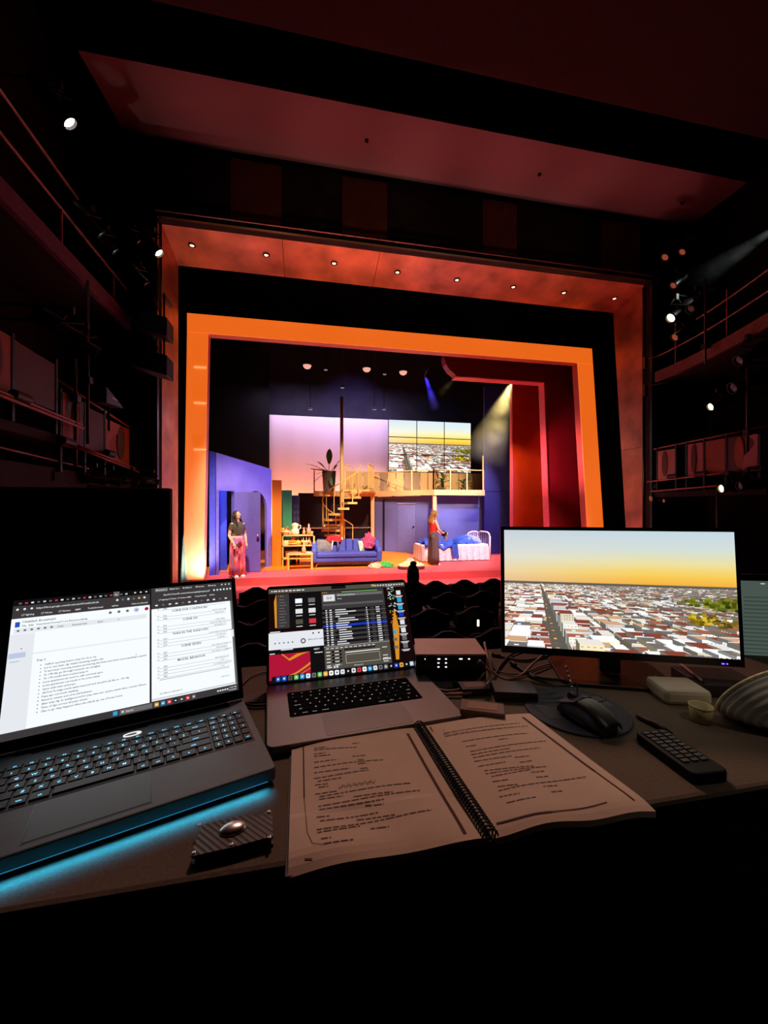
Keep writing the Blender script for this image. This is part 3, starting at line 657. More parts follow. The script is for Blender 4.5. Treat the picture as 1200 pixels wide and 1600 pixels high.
pot('cup', 'small pink cup at the right end of the top shelf', 'cup', 487, zs[0], [(.03, 0), (.045, .02), (.05, .1), (.04, .1), (.03, .02), (.001, .02)], PNK)
for i, px in enumerate((442.8, 446.3, 449.8)): pot('jar', ('leftmost', 'middle', 'rightmost')[i]+' of three cream jars on the middle shelf', 'jar', px, zs[1], [(.035, 0), (.04, .01), (.04, .12), (.032, .13), (.034, .16), (.001, .16)], CER, sc_=.95).__setitem__('group', 'jars on the middle shelf')
t = thing('pumpkin_pile', 'orange pumpkins heaped in a dish on the middle shelf', 'pumpkins', (at(457.5, 840, YS+.13).x, YS+.13, zs[1]))
MB().lathe([(.06, 0), (.15, .05), (.14, .06), (.05, .02), (.001, .02)], 16).build('dish', CER, t, smooth=True)
for x, y, z, r in ((-.08, 0, .1, .07), (.06, .02, .1, .075), (0, -.05, .1, .06), (0, .02, .18, .07)): MB().ball((x, y, z), (r, r, r*.8), 12).build('pumpkin', pm('pumpkin_skin', (232, 132, 20), .5, var=.15), t, smooth=True)
pot('teapot', 'ochre glazed pot right of the pumpkins on the middle shelf', 'pot', 466, zs[1], [(.05, 0), (.1, .06), (.08, .12), (.03, .14), (.02, .17), (.001, .17)], YEL)
t = pot('spiky_bowl', 'cream bowl with upright spikes on the middle shelf', 'bowl', 477.5, zs[1], bowl, CER)
for i in range(9): a = i*.7; MB().cyl((.1*math.cos(a), .08*math.sin(a), .1), (.15*math.cos(a), .1*math.sin(a), .24), .014, .004, 6).build('spike', CER, t)
pot('bottle', 'small pink bottle at the right end of the middle shelf', 'bottle', 485, zs[1], bot, PNK, sc_=.6)
# side table and what stands on it
p = foot(469, 891); ta = thing('side_table', 'honey wood side table left of the blue sofa', 'table', (p.x, p.y+.2, .006))
zt = at(468, 866, p.y).z
MB().box(-.36, .36, -.2, .22, zt-.035, zt).build('table_top', WOOD, ta, bevel=.006)
MB().box(-.31, .31, -.17, .19, zt-.14, zt-.12).build('lower_shelf', WOOD, ta)
for sx in (-1, 1):
    for yy_ in (-.17, .19): MB().box(sx*.33-.025, sx*.33+.025, yy_-.025, yy_+.025, 0, zt-.035).build('leg', WOOD, ta)
T_ = lambda x, y: (MW[ta] @ Vector((x, y, zt)))
v = T_(-.14, 0); t = thing('tray', 'flat grey tray lying on the side table', 'tray', v); MB().box(-.18, .12, -.1, .1, 0, .02).build('base', pm('grey_tray', (150, 130, 110), .5), t); MB().box(-.19, .13, -.11, -.1, 0, .035).box(-.19, .13, .1, .11, 0, .035).build('rim', pm('grey_tray', (150, 130, 110), .5), t)
v = T_(.1, .02); t = thing('bottle', 'pink bottle standing on the side table', 'bottle', v); MB().lathe([(r*1.1, h*1.15) for r, h in bot], 14).build('body', PNK, t, smooth=True)
v = T_(.24, 0); t = thing('dish', 'white dish on the right of the side table', 'dish', v); MB().lathe([(.05, 0), (.09, .03), (.08, .035), (.04, .01), (.001, .01)], 16).build('body', pm('white_dish', (240, 236, 226), .4), t, smooth=True)
p = foot(452, 884); ch = thing('wooden_chair', 'terracotta coloured chair half hidden behind the side table', 'chair', (p.x, p.y+.2, .006), R(25))
CH = pm('chair_terracotta', (198, 116, 70), .55, var=.1)
MB().box(-.2, .2, -.2, .2, .42, .46).build('seat', CH, ch, bevel=.01)
MB().hexa([(-.2, .16, .46), (.2, .16, .46), (.2, .2, .46), (-.2, .2, .46), (-.2, .24, .82), (.2, .24, .82), (.2, .28, .82), (-.2, .28, .82)]).build('backrest', CH, ch, bevel=.01)
for sx in (-.17, .17):
    for yy_ in (-.17, .17): MB().box(sx-.02, sx+.02, yy_-.02, yy_+.02, 0, .42).build('leg', CH, ch)

# bed
p0 = atz(668, 878, 0); p1 = atz(773, 877.5, 0); bc = (p0+p1)/2
bx = Vector((p1.x-p0.x, 0, 0)); BL = bx.length
bd = thing('bed', 'white iron bed with white valance and blue bedding', 'bed', (p0.x-.25, p0.y, 0), 0)
WIR = pm('white_enamel', (236, 226, 240), .4); BW = BL+.25; BD = .95
MB().box(.05, BW-.03, .03, BD, .38, .56).build('mattress', pm('white_sheet', (226, 226, 240), .8), bd, bevel=.05, seg=3)
def val(u, v):
    s = u*(BW-.1+BD*0); f = .03*math.sin(s*26)+.02*math.sin(s*57+1)
    return (.05+s, -.02+f*(1-v)*1.2-.03*(1-v), .03+(.5-.03)*v)
MB().grid(val, 90, 6).grid(lambda u, v: tuple(Vector(val(1-u, v))+Vector((0, .006, 0))), 90, 6).build('valance', pm('white_valance', (214, 210, 228), .85), bd, smooth=True)
MB().grid(lambda u, v: (.04-.02*math.sin(u*20)*(1-v), u*BD, .03+.47*v), 30, 4).build('valance', pm('white_valance', (214, 210, 228), .85), bd, smooth=True)
BB = pm('blue_bedding', (44, 84, 200), .8, var=.15, scale=8)
MB().slab(lambda u, v: (.15+1.0*u, -.05+1.0*v, .57+.07*math.sin(u*7+v*3)*math.sin(v*5+.5)+.04*math.sin(u*17+v*9)-(.14 if v < .03 else 0)+.05), 30, 20, .03).build('blanket', BB, bd, smooth=True)
MB().slab(lambda u, v: (1.18+.2*u+.2*v*0, -.06-.02*math.sin(u*9), .60-.42*v+.01*math.sin(u*20)) if False else (1.05+.22*u+.06*v, -.085-.02*math.sin(u*9+v*3), .62-.5*v), 8, 10, .01).build('sheet_corner', BB, bd, smooth=True)
def pil(u, v): return (1.35+.72*u+.06*math.sin(v*6), .08+.7*v, .58+.24*(max(0, math.sin(math.pi*u)*math.sin(math.pi*v)))**.5+.025*math.sin(u*19+v*11))
MB().slab(pil, 24, 16, .02).build('pillow', BB, bd, smooth=True)
MB().slab(lambda u, v: tuple(Vector(pil(u, v))*.9+Vector((.35, .05, .1))), 20, 14, .02).build('pillow', pm('pale_blue_pillow', (120, 140, 220), .8), bd, smooth=True)
hx = BW
hb = []
for y in (.0, BD): MB().cyl((hx, y, 0), (hx, y, .82), .026, n=10).build('headboard_post', WIR, bd, smooth=True)
MB().tube([(hx-.42, .97, .55), (hx-.42, .97, .78), (hx-.36, .97, .88), (hx-.25, .97, .92)]+[(hx-.25+.1*i, .97-.0*i, .93) for i in range(3)]+[(hx, .95, .88), (hx+.0, .95, .6)], .024, 8).build('headboard_bow', WIR, bd, smooth=True)
MB().tube([(hx, 0, .8), (hx, .06, .9), (hx, .2, .95), (hx, BD-.2, .95), (hx, BD-.06, .9), (hx, BD, .8)], .026, 8).build('headboard_bow', WIR, bd, smooth=True)
for i in range(6): MB().cyl((hx-.36+i*.065, .97, .5), (hx-.36+i*.065, .97, .92), .011, n=6).build('headboard_rod', WIR, bd)
for i in range(5): y = .15+i*.16; MB().cyl((hx, y, .4), (hx, y, .94), .011, n=6).build('headboard_rod', WIR, bd)
for x in (.1, BW-.1): MB().cyl((x, .08, 0), (x, .08, .4), .02, n=8).build('leg', WIR, bd)

# open suitcase with clothes
p = atz(645, 890, 0); su = thing('suitcase', 'open brown suitcase heaped with pale clothes on the red floor', 'suitcase', (p.x, p.y+.2, 0), R(-4))
pts = [(.4*math.cos(a)*(1 if abs(math.cos(a)) < .8 else .98), .24*math.sin(a)) for a in [2*math.pi*i/20 for i in range(20)]]
pts = [(math.copysign(abs(x/.4)**.6*.4, x), math.copysign(abs(y/.24)**.6*.24, y)) for x, y in pts]
MB().prism(pts, 0, .09).build('shell', pm('brown_case', (74, 34, 34), .5), su, bevel=.015)
MB().prism([(x*.98, y*.98) for x, y in pts], .09, .115).build('rim', pm('pale_rim', (226, 196, 176), .5), su)
for i, (x, y, r, c) in enumerate(((-.12, .02, (.2, .14, .1), (226, 200, 140)), (.1, 0, (.22, .15, .09), (236, 214, 160)), (-.03, .06, (.16, .1, .18), (150, 150, 160)), (.02, -.05, (.18, .1, .12), (214, 190, 120)))):
    rn = random.Random(i); mb = MB(); k = 8
    mb.rings([[(x+r[0]*math.cos(a)*math.cos(b)*(1+.2*math.sin(5*b+i)), y+r[1]*math.cos(a)*math.sin(b)*(1+.2*math.sin(4*b)), .1+r[2]*max(0, math.sin(a))*(1+.2*math.sin(6*b+i))) for b in [2*math.pi*q/18 for q in range(18)]] for a in [math.pi/2*j/k for j in range(k+1)]])
    mb.build('garment', pm('garment_%d' % i, c, .85, var=.4, scale=18, bump=.4), su, smooth=True)
MB().tube([(.18, 0, .12), (.26, 0, .2)], .015, 6).build('hanger', BLK, su)
t = lump('green_cloth', 'crumpled green cloth on the floor right of the sofa', 'cloth', foot(603, 886), (.24, .12, .14), pm('green_cloth', (48, 150, 70), .85, var=.35, scale=14), 12)
t = lump('pink_cloth', 'crumpled pale pink cloth beside the sofa leg', 'cloth', foot(587, 887), (.2, .12, .12), pm('peach_cloth', (240, 180, 150), .85, var=.2, scale=14), 14)
# white object glimpsed between the woman and the bed end
p = atz(661, 872, 0); t = thing('wastebasket', 'small white wastebasket between the blue wall and the bed', 'basket', (p.x, p.y, 0))
MB().lathe([(.09, 0), (.1, .01), (.15, .42), (.14, .42), (.09, .02), (.001, .02)], 16).build('body', WIR, t, smooth=True); MB().lathe([(.15, .4), (.165, .4), (.165, .43), (.15, .43)], 16).build('rim', WIR, t, smooth=True)
# grey-green cloth leaning in the dark corner left of the portal
p = at(276, 905, 10.4); t = thing('furled_cloth', 'grey-green furled cloth leaning in the dark corner left of the portal', 'cloth', (p.x, 10.4, -.2))
mb = MB(); rr = []
for i in range(13):
    v_ = i/12; wv = .16*(1-v_)**1.1+.008
    rr.append([(.05+.10*v_+wv*math.cos(b)*(1+.25*math.cos(5*b)), wv*.6*math.sin(b)*(1+.25*math.cos(5*b)), 1.35*v_) for b in [2*math.pi*q/20 for q in range(20)]])
mb.rings(rr).build('folds', pm('grey_green_cloth', (96, 124, 110), .8, var=.2), t, smooth=True)
MB().cyl((.15, 0, 1.3), (.16, 0, 1.5), .01, n=6).build('tip', BLK, t)

# ------------------------------------------------------------------ people
def loft(sections, n=28, rip=0, k=9, ph=0):            # sections: (cx, cy, z, rx, ry)
    rr = []
    for cx, cyy, z, rx, ry in sections:
        rr.append([(cx+rx*math.cos(b)*(1+rip*math.sin(k*b+ph)), cyy+ry*math.sin(b)*(1+rip*math.sin(k*b+ph)), z) for b in [2*math.pi*q/n for q in range(n)]])
    return rr
def hand(mb, w_, d, side, curl=.5, across=None):       # wrist, pointing direction, thumb side vector
    w_ = Vector(w_); d = Vector(d).normalized(); s = Vector(side); s = (s-d*s.dot(d)).normalized(); nrm = d.cross(s)
    c = w_+d*.045
    mb.tube([w_, w_+d*.02, w_+d*.07, w_+d*.085], [.022, .03, .034, .026], 8)
    for i, ln in enumerate((.062, .07, .066, .052)):
        b = w_+d*.08+s*(.027-.018*i); m1 = b+d*ln*.5+nrm*ln*.15*curl; t_ = m1+d*ln*.45*(1-curl*.5)+nrm*ln*.5*curl
        mb.tube([b-d*.015, b, m1, t_], [.0095, .0095, .009, .0075], 6)
    b = w_+d*.03+s*.025; mb.tube([b, b+s*.025+d*.02, b+s*.03+d*.05+nrm*.012*curl], [.012, .0105, .0085], 6)
def make_person(name, label, M, skin, arms, head_tilt, hairfn, look):
    t = thing(name, label, 'person', M=M); mb = MB()
    mb.rings(loft([(0, 0, .86, .13, .10), (0, 0, .93, .165, .115), (0, 0, 1.05, .125, .092), (0, 0, 1.2, .15, .1), (0, .0, 1.32, .165, .095), (0, .01, 1.39, .13, .075), (0, .012, 1.42, .06, .055)], 20))
    mb.tube([(0, .012, 1.38), (0, 0, 1.46), (0, -.01, 1.52)], [.06, .05, .05], 12)
    HM = Matrix.Translation((0, -.012, 1.49)) @ head_tilt
    mb.ball((0, 0, .115), (.073, .092, .105), 18, M=HM); mb.ball((0, -.025, .045), (.052, .062, .055), 14, M=HM)
    mb.tube([(0, -.085, .115), (0, -.108, .085), (0, -.09, .075)], [.009, .016, .012], 8, M=HM)
    for s in (-1, 1): mb.ball((s*.074, .01, .1), (.012, .022, .032), 10, M=HM)
    for s, (el, wr, hd) in zip((-1, 1), arms):
        sh_ = Vector((s*.155, .01, 1.355)); el = Vector(el); wr = Vector(wr)
        mb.tube([sh_-Vector((s*.06, 0, 0)), sh_, sh_.lerp(el, .35), sh_.lerp(el, .8), el, el.lerp(wr, .3), el.lerp(wr, .8), wr], [.05, .052, .047, .038, .036, .038, .028, .023], 10)
        hand(mb, wr, hd, (-s*.5, -1, 0), .55)
    for s in (-1, 1):
        mb.tube([(s*.08, 0, .95), (s*.085, 0, .8), (s*.085, -.01, .5), (s*.085, .0, .46), (s*.085, .012, .34), (s*.085, .01, .1), (s*.085, 0, .05)], [.09, .088, .058, .056, .058, .036, .04], 12)
        mb.ball((s*.09, -.06, .04), (.042, .11, .038), 12)
    b = mb.build('body', skin, t, smooth=True)
    r_ = b.modifiers.new('merge', 'REMESH'); r_.mode = 'VOXEL'; r_.voxel_size = .0075; r_.use_smooth_shade = True
    sm = b.modifiers.new('soften', 'SMOOTH'); sm.iterations = 3; sm.factor = .5
    for s in (-1, 1):
        e = MB().ball((s*.03, -.083, .118), (.013, .009, .008), 10, M=HM).build('eye', pm('eye_white', (230, 226, 220), .3), t, smooth=True)
        MB().ball((s*.03+.002*look, -.091, .118), (.0058, .003, .0062), 8, M=HM).build('iris', pm('dark_iris', (34, 22, 16), .3), e, smooth=True)
        MB().tube([(s*.016, -.09, .134), (s*.03, -.092, .139), (s*.046, -.084, .134)], .0035, 5, M=HM).build('eyebrow', pm('brow', (50, 32, 20), .7), t)
    MB().tube([(-.022, -.08, .047), (-.008, -.09, .05), (.008, -.09, .05), (.022, -.08, .047)], [.003, .0065, .0065, .003], 6, M=HM).build('mouth', pm('lips', (170, 70, 66), .5), t, smooth=True)
    hairfn(t, HM); return t
def long_hair(mat, length, wave, front=True, seed=1):
    def fn(t, HM):
        rnd = random.Random(seed); mb = MB()
        mb.ball((0, .018, .138), (.083, .094, .098), 18, M=HM)
        for i in range(26):
            a = R(8+164*i/25); sx = math.cos(a)*.08; sy2 = .02+math.sin(a)*.085
            if front and i in (0, 1, 2, 23, 24, 25): sy2 -= .05
            l = length*rnd.uniform(.85, 1.05); p = []
            for k in range(7):
                v_ = k/6; p.append((sx*(1+.35*v_)+wave*math.sin(k*1.9+i), sy2*(1+.15*v_)+wave*math.cos(k*1.7+i)*.6+(-.02*v_ if front and (i < 4 or i > 21) else .0), .15-l*v_))
            mb.tube(p, [.02, .024, .024, .022, .02, .016, .006], 6, M=HM)
        mb.build('hair', mat, t, smooth=True)
    return fn
def wide_trousers(t, mat, flare=.12, rip=.06, zb=.05, belt=None):
    mb = MB()
    for s in (-1, 1): mb.rings(loft([(s*.088, .0, zb, flare, flare*.95), (s*.088, 0, .3, flare*.93, flare*.95), (s*.085, 0, .6, .108, .115), (s*.082, 0, .84, .104, .122), (s*.07, 0, .95, .1, .124)], 30, rip, 8, s), caps=False)
    mb.rings(loft([(0, 0, .84, .178, .13), (0, 0, .95, .176, .125), (0, 0, 1.04, .145, .108)], 30, .01), caps=False)
    o = mb.build('trousers', mat, t, smooth=True)
    so_ = o.modifiers.new('cloth', 'SOLIDIFY'); so_.thickness = .006
    if belt: MB().rings(loft([(0, 0, 1.02, .15, .112), (0, 0, 1.055, .147, .11)], 28), caps=False).build('waistband', belt, t, smooth=True)
def shoe(t, mat, s):
    mb = MB(); mb.rings([[(s*.09+.046*math.cos(b)*w2, y+0*math.sin(b), .03+h*math.sin(b)) for b in [2*math.pi*q/14 for q in range(14)]] for y, w2, h in ((.06, .5, .02), (.05, .85, .035), (0, .95, .045), (-.06, 1.0, .04), (-.12, 1.05, .034), (-.165, .85, .026), (-.185, .4, .012))])
    o = mb.build('shoe', mat, t, smooth=True); MB().prism([(s*.09+x, y) for x, y in ((-.04, .06), (.04, .06), (.05, -.1), (.03, -.18), (-.03, -.18), (-.05, -.1))], 0, .018).build('sole', pm('shoe_sole', (236, 232, 226), .5), o)
SKIN = pm('skin', (236, 190, 150), .5, var=.05, scale=30)
p = atz(371, 901.5, 0); rz = R(38)
wl = make_person('person', 'person in cropped dark tee and red wide trousers standing at the open doorway', TR(p.x, p.y, 0, rz), SKIN,
    [((-.235, -.02, 1.09), (-.19, -.16, .88), (.1, -.25, -.9)), ((.23, .03, 1.09), (.215, -.06, .86), (.05, -.2, -1))],
    Matrix.Rotation(R(24), 4, 'Z') @ Matrix.Rotation(R(-14), 4, 'X'), long_hair(pm('brown_hair', (56, 36, 22), .6, var=.4, scale=30), .36, .014), 1)
TEE = pm('taupe_tee', (84, 76, 62), .85, var=.15, scale=30)
mb = MB(); mb.rings(loft([(0, 0, 1.1, .142, .11), (0, 0, 1.18, .158, .115), (0, -.005, 1.27, .172, .12), (0, 0, 1.35, .17, .1), (0, .01, 1.4, .125, .08), (0, .01, 1.425, .075, .07)], 28, .012, 11), caps=False)
for s, el in ((-1, (-.235, -.02, 1.09)), (1, (.23, .03, 1.09))):
    a = Vector((s*.14, .01, 1.36)); b = Vector(el); mb.tube([a, a.lerp(b, .3), a.lerp(b, .52)], [.064, .064, .066], 14, caps=False)
mb.build('tee_shirt', TEE, wl, smooth=True)
def stripe_mat(name, c1, c2, c3):
    m, N, K, b = nodes_of(name); tc = N.new('ShaderNodeTexCoord'); mp = N.new('ShaderNodeMapping'); mp.inputs['Scale'].default_value = (16, 16, 2.2)
    nz = N.new('ShaderNodeTexNoise'); nz.inputs['Scale'].default_value = 1.2; nz.inputs['Detail'].default_value = 3
    rp = N.new('ShaderNodeValToRGB'); rp.color_ramp.elements[0].position = .36; rp.color_ramp.elements[0].color = (*L(*c1), 1); rp.color_ramp.elements[1].position = .66; rp.color_ramp.elements[1].color = (*L(*c3), 1)
    e = rp.color_ramp.elements.new(.5); e.color = (*L(*c2), 1)
    K.new(tc.outputs['Object'], mp.inputs[0]); K.new(mp.outputs[0], nz.inputs['Vector']); K.new(nz.outputs['Fac'], rp.inputs[0]); K.new(rp.outputs[0], b.inputs['Base Color']); b.inputs['Roughness'].default_value = .85
    return m
wide_trousers(wl, stripe_mat('red_print_trousers', (150, 120, 186), (222, 66, 66), (244, 176, 164)), .125, .07, .07, pm('white_band', (232, 222, 214), .8))
for s in (-1, 1): shoe(wl, pm('white_shoe', (240, 236, 228), .5), s)
MB().tube([(-.14, -.2, .86), (-.1, -.24, .80), (-.06, -.2, .84)], .02, 7).build('bag_strap', pm('dark_strap', (60, 30, 40), .7), wl, smooth=True)

p = atz(677, 882.5, 0)
wr = make_person('person', 'person in red sleeveless top and grey wide trousers looking down at the bed', TR(p.x, p.y, 0, R(104)), SKIN,
    [((-.2, -.08, 1.1), (-.06, -.29, 1.0), (.3, -1, -.05)), ((.2, -.08, 1.1), (.06, -.29, 1.0), (-.3, -1, -.05))],
    Matrix.Rotation(R(-6), 4, 'Z') @ Matrix.Rotation(R(22), 4, 'X'), long_hair(pm('dark_blond_hair', (150, 104, 48), .6, var=.35, scale=30), .4, .012, True, 5), 0)
RED = pm('red_top', (214, 44, 34), .8, var=.12, scale=20)
mb = MB(); mb.rings(loft([(0, 0, 1.02, .142, .112), (0, 0, 1.1, .138, .106), (0, -.005, 1.2, .16, .118), (0, -.008, 1.28, .165, .115), (0, 0, 1.335, .12, .095), (0, .01, 1.41, .07, .065)], 28, .012, 9), caps=False); mb.build('sleeveless_top', RED, wr, smooth=True)
wide_trousers(wr, pm('charcoal_trousers', (78, 68, 70), .85, var=.15, scale=20), .135, .05, .05)
for s in (-1, 1): shoe(wr, pm('white_shoe', (240, 236, 228), .5), s)
# camera-like bundle in her hands
c0 = MW[wr] @ Vector((0, -.42, 1.0)); t = thing('held_bundle', 'black and cream bundle with straps held by the person beside the bed', 'bag', (c0.x, c0.y, c0.z-.1), R(104))
MB().box(-.09, .09, -.05, .06, -.02, .12).build('pouch', pm('black_pouch', (30, 28, 30), .6), t, bevel=.025, seg=3)
MB().lathe([(.05, 0), (.055, .01), (.055, .06), (.04, .07), (.001, .07)], 16, M=Matrix.Translation((.02, -.05, .05)) @ Matrix.Rotation(R(90), 4, 'X')).build('lens', pm('cream_lens', (216, 206, 170), .4), t, smooth=True)
MB().tube([(-.08, 0, .02), (-.1, -.04, -.1), (-.02, -.06, -.16), (.06, -.04, -.1), (.08, 0, .02)], .012, 6).build('strap', pm('cream_strap', (180, 170, 130), .7), t, smooth=True)
MB().tube([(.05, .02, .12), (.1, -.04, .17), (.13, -.1, .1)], .012, 6).build('strap', BLK, t, smooth=True)
wr['label'] = 'person in red sleeveless top and grey wide trousers standing in front of the bed'

# ================================================================== AUDITORIUM
GLOW_W = em('lit_lens_white', (255, 246, 240), 14); GLOW_Y = em('lit_lens_warm', (255, 226, 160), 12); GLINT = em('lens_glint', (226, 230, 240), .5); GLINT_R = em('lens_glint_red', (255, 120, 80), .22); DARKL = pm('dark_lens', (60, 62, 70), .08, 0)  # weak emission stands in for glints on the dimmer lenses
LB = pm('lamp_housing_black', (24, 21, 22), .45, var=.2)
def lamp(label, pos, tgt, size, lens, drop=.25, wallx=None, name='stage_spotlight', group='stage spotlights on the side walls'):
    pos = Vector(pos); d = (Vector(tgt)-pos).normalized(); q = d.to_track_quat('-Z', 'Y').to_matrix().to_4x4()
    t = thing(name, label, 'spotlight', pos, group=group); k = size
    MB().lathe([(.05*k, .42*k), (.09*k, .40*k), (.11*k, .3*k), (.11*k, .12*k), (.075*k, .08*k), (.085*k, -.12*k), (.09*k, -.16*k), (.08*k, -.16*k)], 16, M=q).build('housing', LB, t, smooth=True)
    MB().lathe([(.001, -.13*k), (.05*k, -.14*k), (.079*k, -.125*k)], 14, M=q).build('lens', lens, t, smooth=True)
    MB().tube([q @ Vector((-.13*k, 0, .15*k)), (-.13*k, 0, drop*k*.6), (-.06*k, 0, drop*k), (.06*k, 0, drop*k), (.13*k, 0, drop*k*.6), q @ Vector((.13*k, 0, .15*k))], .012*k, 6).build('yoke', LB, t)
    MB().box(-.025*k, .025*k, -.025*k, .025*k, drop*k, (drop+.1)*k).build('clamp', LB, t)
    if wallx is not None: MB().cyl((0, 0, (drop+.08)*k), (wallx-pos.x, 0, (drop+.08)*k), .02, n=6).build('arm', LB, t)
    else: MB().cyl((0, 0, (drop+.08)*k), (0, 0, 9.8-pos.z), .015, n=6).build('arm', LB, t)
    return t
XL = -3.15
stg = (2.5, 12, 1.0)
def toward(p, f=.5): return Vector(p)+(CAM-Vector(p)).normalized()*f+(Vector(stg)-Vector(p)).normalized()*(1-f)*1.5
LAMPS = [(94, 173, XL, GLOW_W, 1.0, 'brightest white spotlight high above the left balcony'), (145, 353, XL, GLINT, .8, 'dim spotlight above the left balcony rail end'),
         (168, 381, XL, GLINT, .8, 'small bluish glinting spotlight right of the dim one over the left balcony'), (240, 385, -2.85, GLOW_Y, 1.0, 'warm lit spotlight beside the top left corner of the copper arch'),
         (210, 370, -3.0, GLINT_R, .6, 'small reddish spotlight left of the warm lit one by the arch'), (219, 434, -3.0, GLINT_R, .8, 'spotlight with pinkish edge below the warm lit one by the arch'),
         (113, 522, XL, GLINT, 1.0, 'dark spotlight on the pole below the left balcony fascia'), (136, 541, XL, GLINT, .9, 'dark spotlight right of the pole below the left balcony fascia'),
         (150, 750, XL, GLINT_R, .7, 'leftmost small spotlight on the lowest left rail'), (176, 752, XL, GLINT_R, .7, 'second small spotlight on the lowest left rail'), (206, 752, XL, GLINT_R, .7, 'third small spotlight on the lowest left rail'), (240, 752, -2.88, GLINT_R, .6, 'rightmost small spotlight on the lowest left rail beside the arch')]
for px, py, X, ln, s, lab in LAMPS:
    q = atx(px, py, X); lamp(lab, q, toward(q, .45 if ln in (GLOW_W, GLOW_Y) else .2), s*1.05, ln, wallx=-4.3)
XR = 8.35
RL = [(1057, 490, GLOW_Y, 1.1, 'bright warm spotlight on the right wall cluster beside the arch'), (1045, 396, GLINT_R, .9, 'red glinting spotlight at the top of the right wall cluster'), (1072, 388, GLINT_R, .8, 'dim red spotlight right of the top one in the right wall cluster'),
      (1058, 441, GLINT_R, .8, 'reddish spotlight in the middle of the right wall cluster'), (1088, 476, DARKL, 1.0, 'dark spotlight right of the bright warm one on the right wall'), (1062, 522, GLINT_R, .9, 'pinkish spotlight lowest in the right wall cluster'),
      (1120, 632, GLOW_Y, .8, 'lit spotlight under the right balcony fascia'), (1138, 762, GLOW_Y, .8, 'lit spotlight hanging below the right wooden panels'), (1168, 758, DARKL, .8, 'dark spotlight right of the lit one below the right wooden panels'), (1024, 778, GLINT_R, .8, 'red glinting spotlight left below the right wooden panels'), (1042, 782, GLINT_R, .5, 'tiny spotlight right of the red one below the right panels'),
      (1168, 557, DARKL, 1.0, 'dark spotlight on the right balcony edge'), (1160, 600, DARKL, 1.1, 'dark spotlight hanging under the right balcony')]
for px, py, ln, s, lab in RL:
    q = atx(px, py, XR-.004*max(0, px-1060)); lamp(lab, q, toward(q, .5), s*1.15, ln, wallx=10.3)

RAIL = pm('reddish_rail_steel', (168, 110, 104), .45, .3); FAS = pm('balcony_fascia', (110, 62, 92), .7, var=.15, scale=5); DK = pm('balcony_dark', (34, 24, 28), .8)
WD1 = pm('panel_walnut', (96, 52, 36), .55, var=.15, scale=5); WD2 = pm('panel_rose', (196, 132, 124), .6, var=.08, scale=5); WD3 = pm('panel_rust', (176, 84, 42), .55, var=.12, scale=5)
def rail_run(parent, pts, r=.02, nm='rail'): MB().tube(pts, r, 8).build(nm, RAIL, parent, world=True, smooth=True)
# upper left balcony
ub = thing('balcony', 'upper left side balcony with purple fascia and pipe rails', 'balcony', (-3.3, 6, 5.1))
MB().box(-4.28, -3.3, 2.0, 8.3, 5.16, 5.3).build('slab', DK, ub, world=True)
MB().box(-3.34, -3.26, 2.0, 8.3, 5.14, 5.38).build('fascia', FAS, ub, world=True)
rail_run(ub, [(-3.3, 2.0, 5.92), (-3.3, 8.2, 5.86)]); rail_run(ub, [(-3.3, 2.0, 6.42), (-3.3, 6.6, 6.32)])
for y in (2.4, 4.2, 6.2, 7.7): MB().cyl((-3.3, y, 5.3), (-3.3, y, 5.9), .018, n=6).build('rail_post', RAIL, ub, world=True)
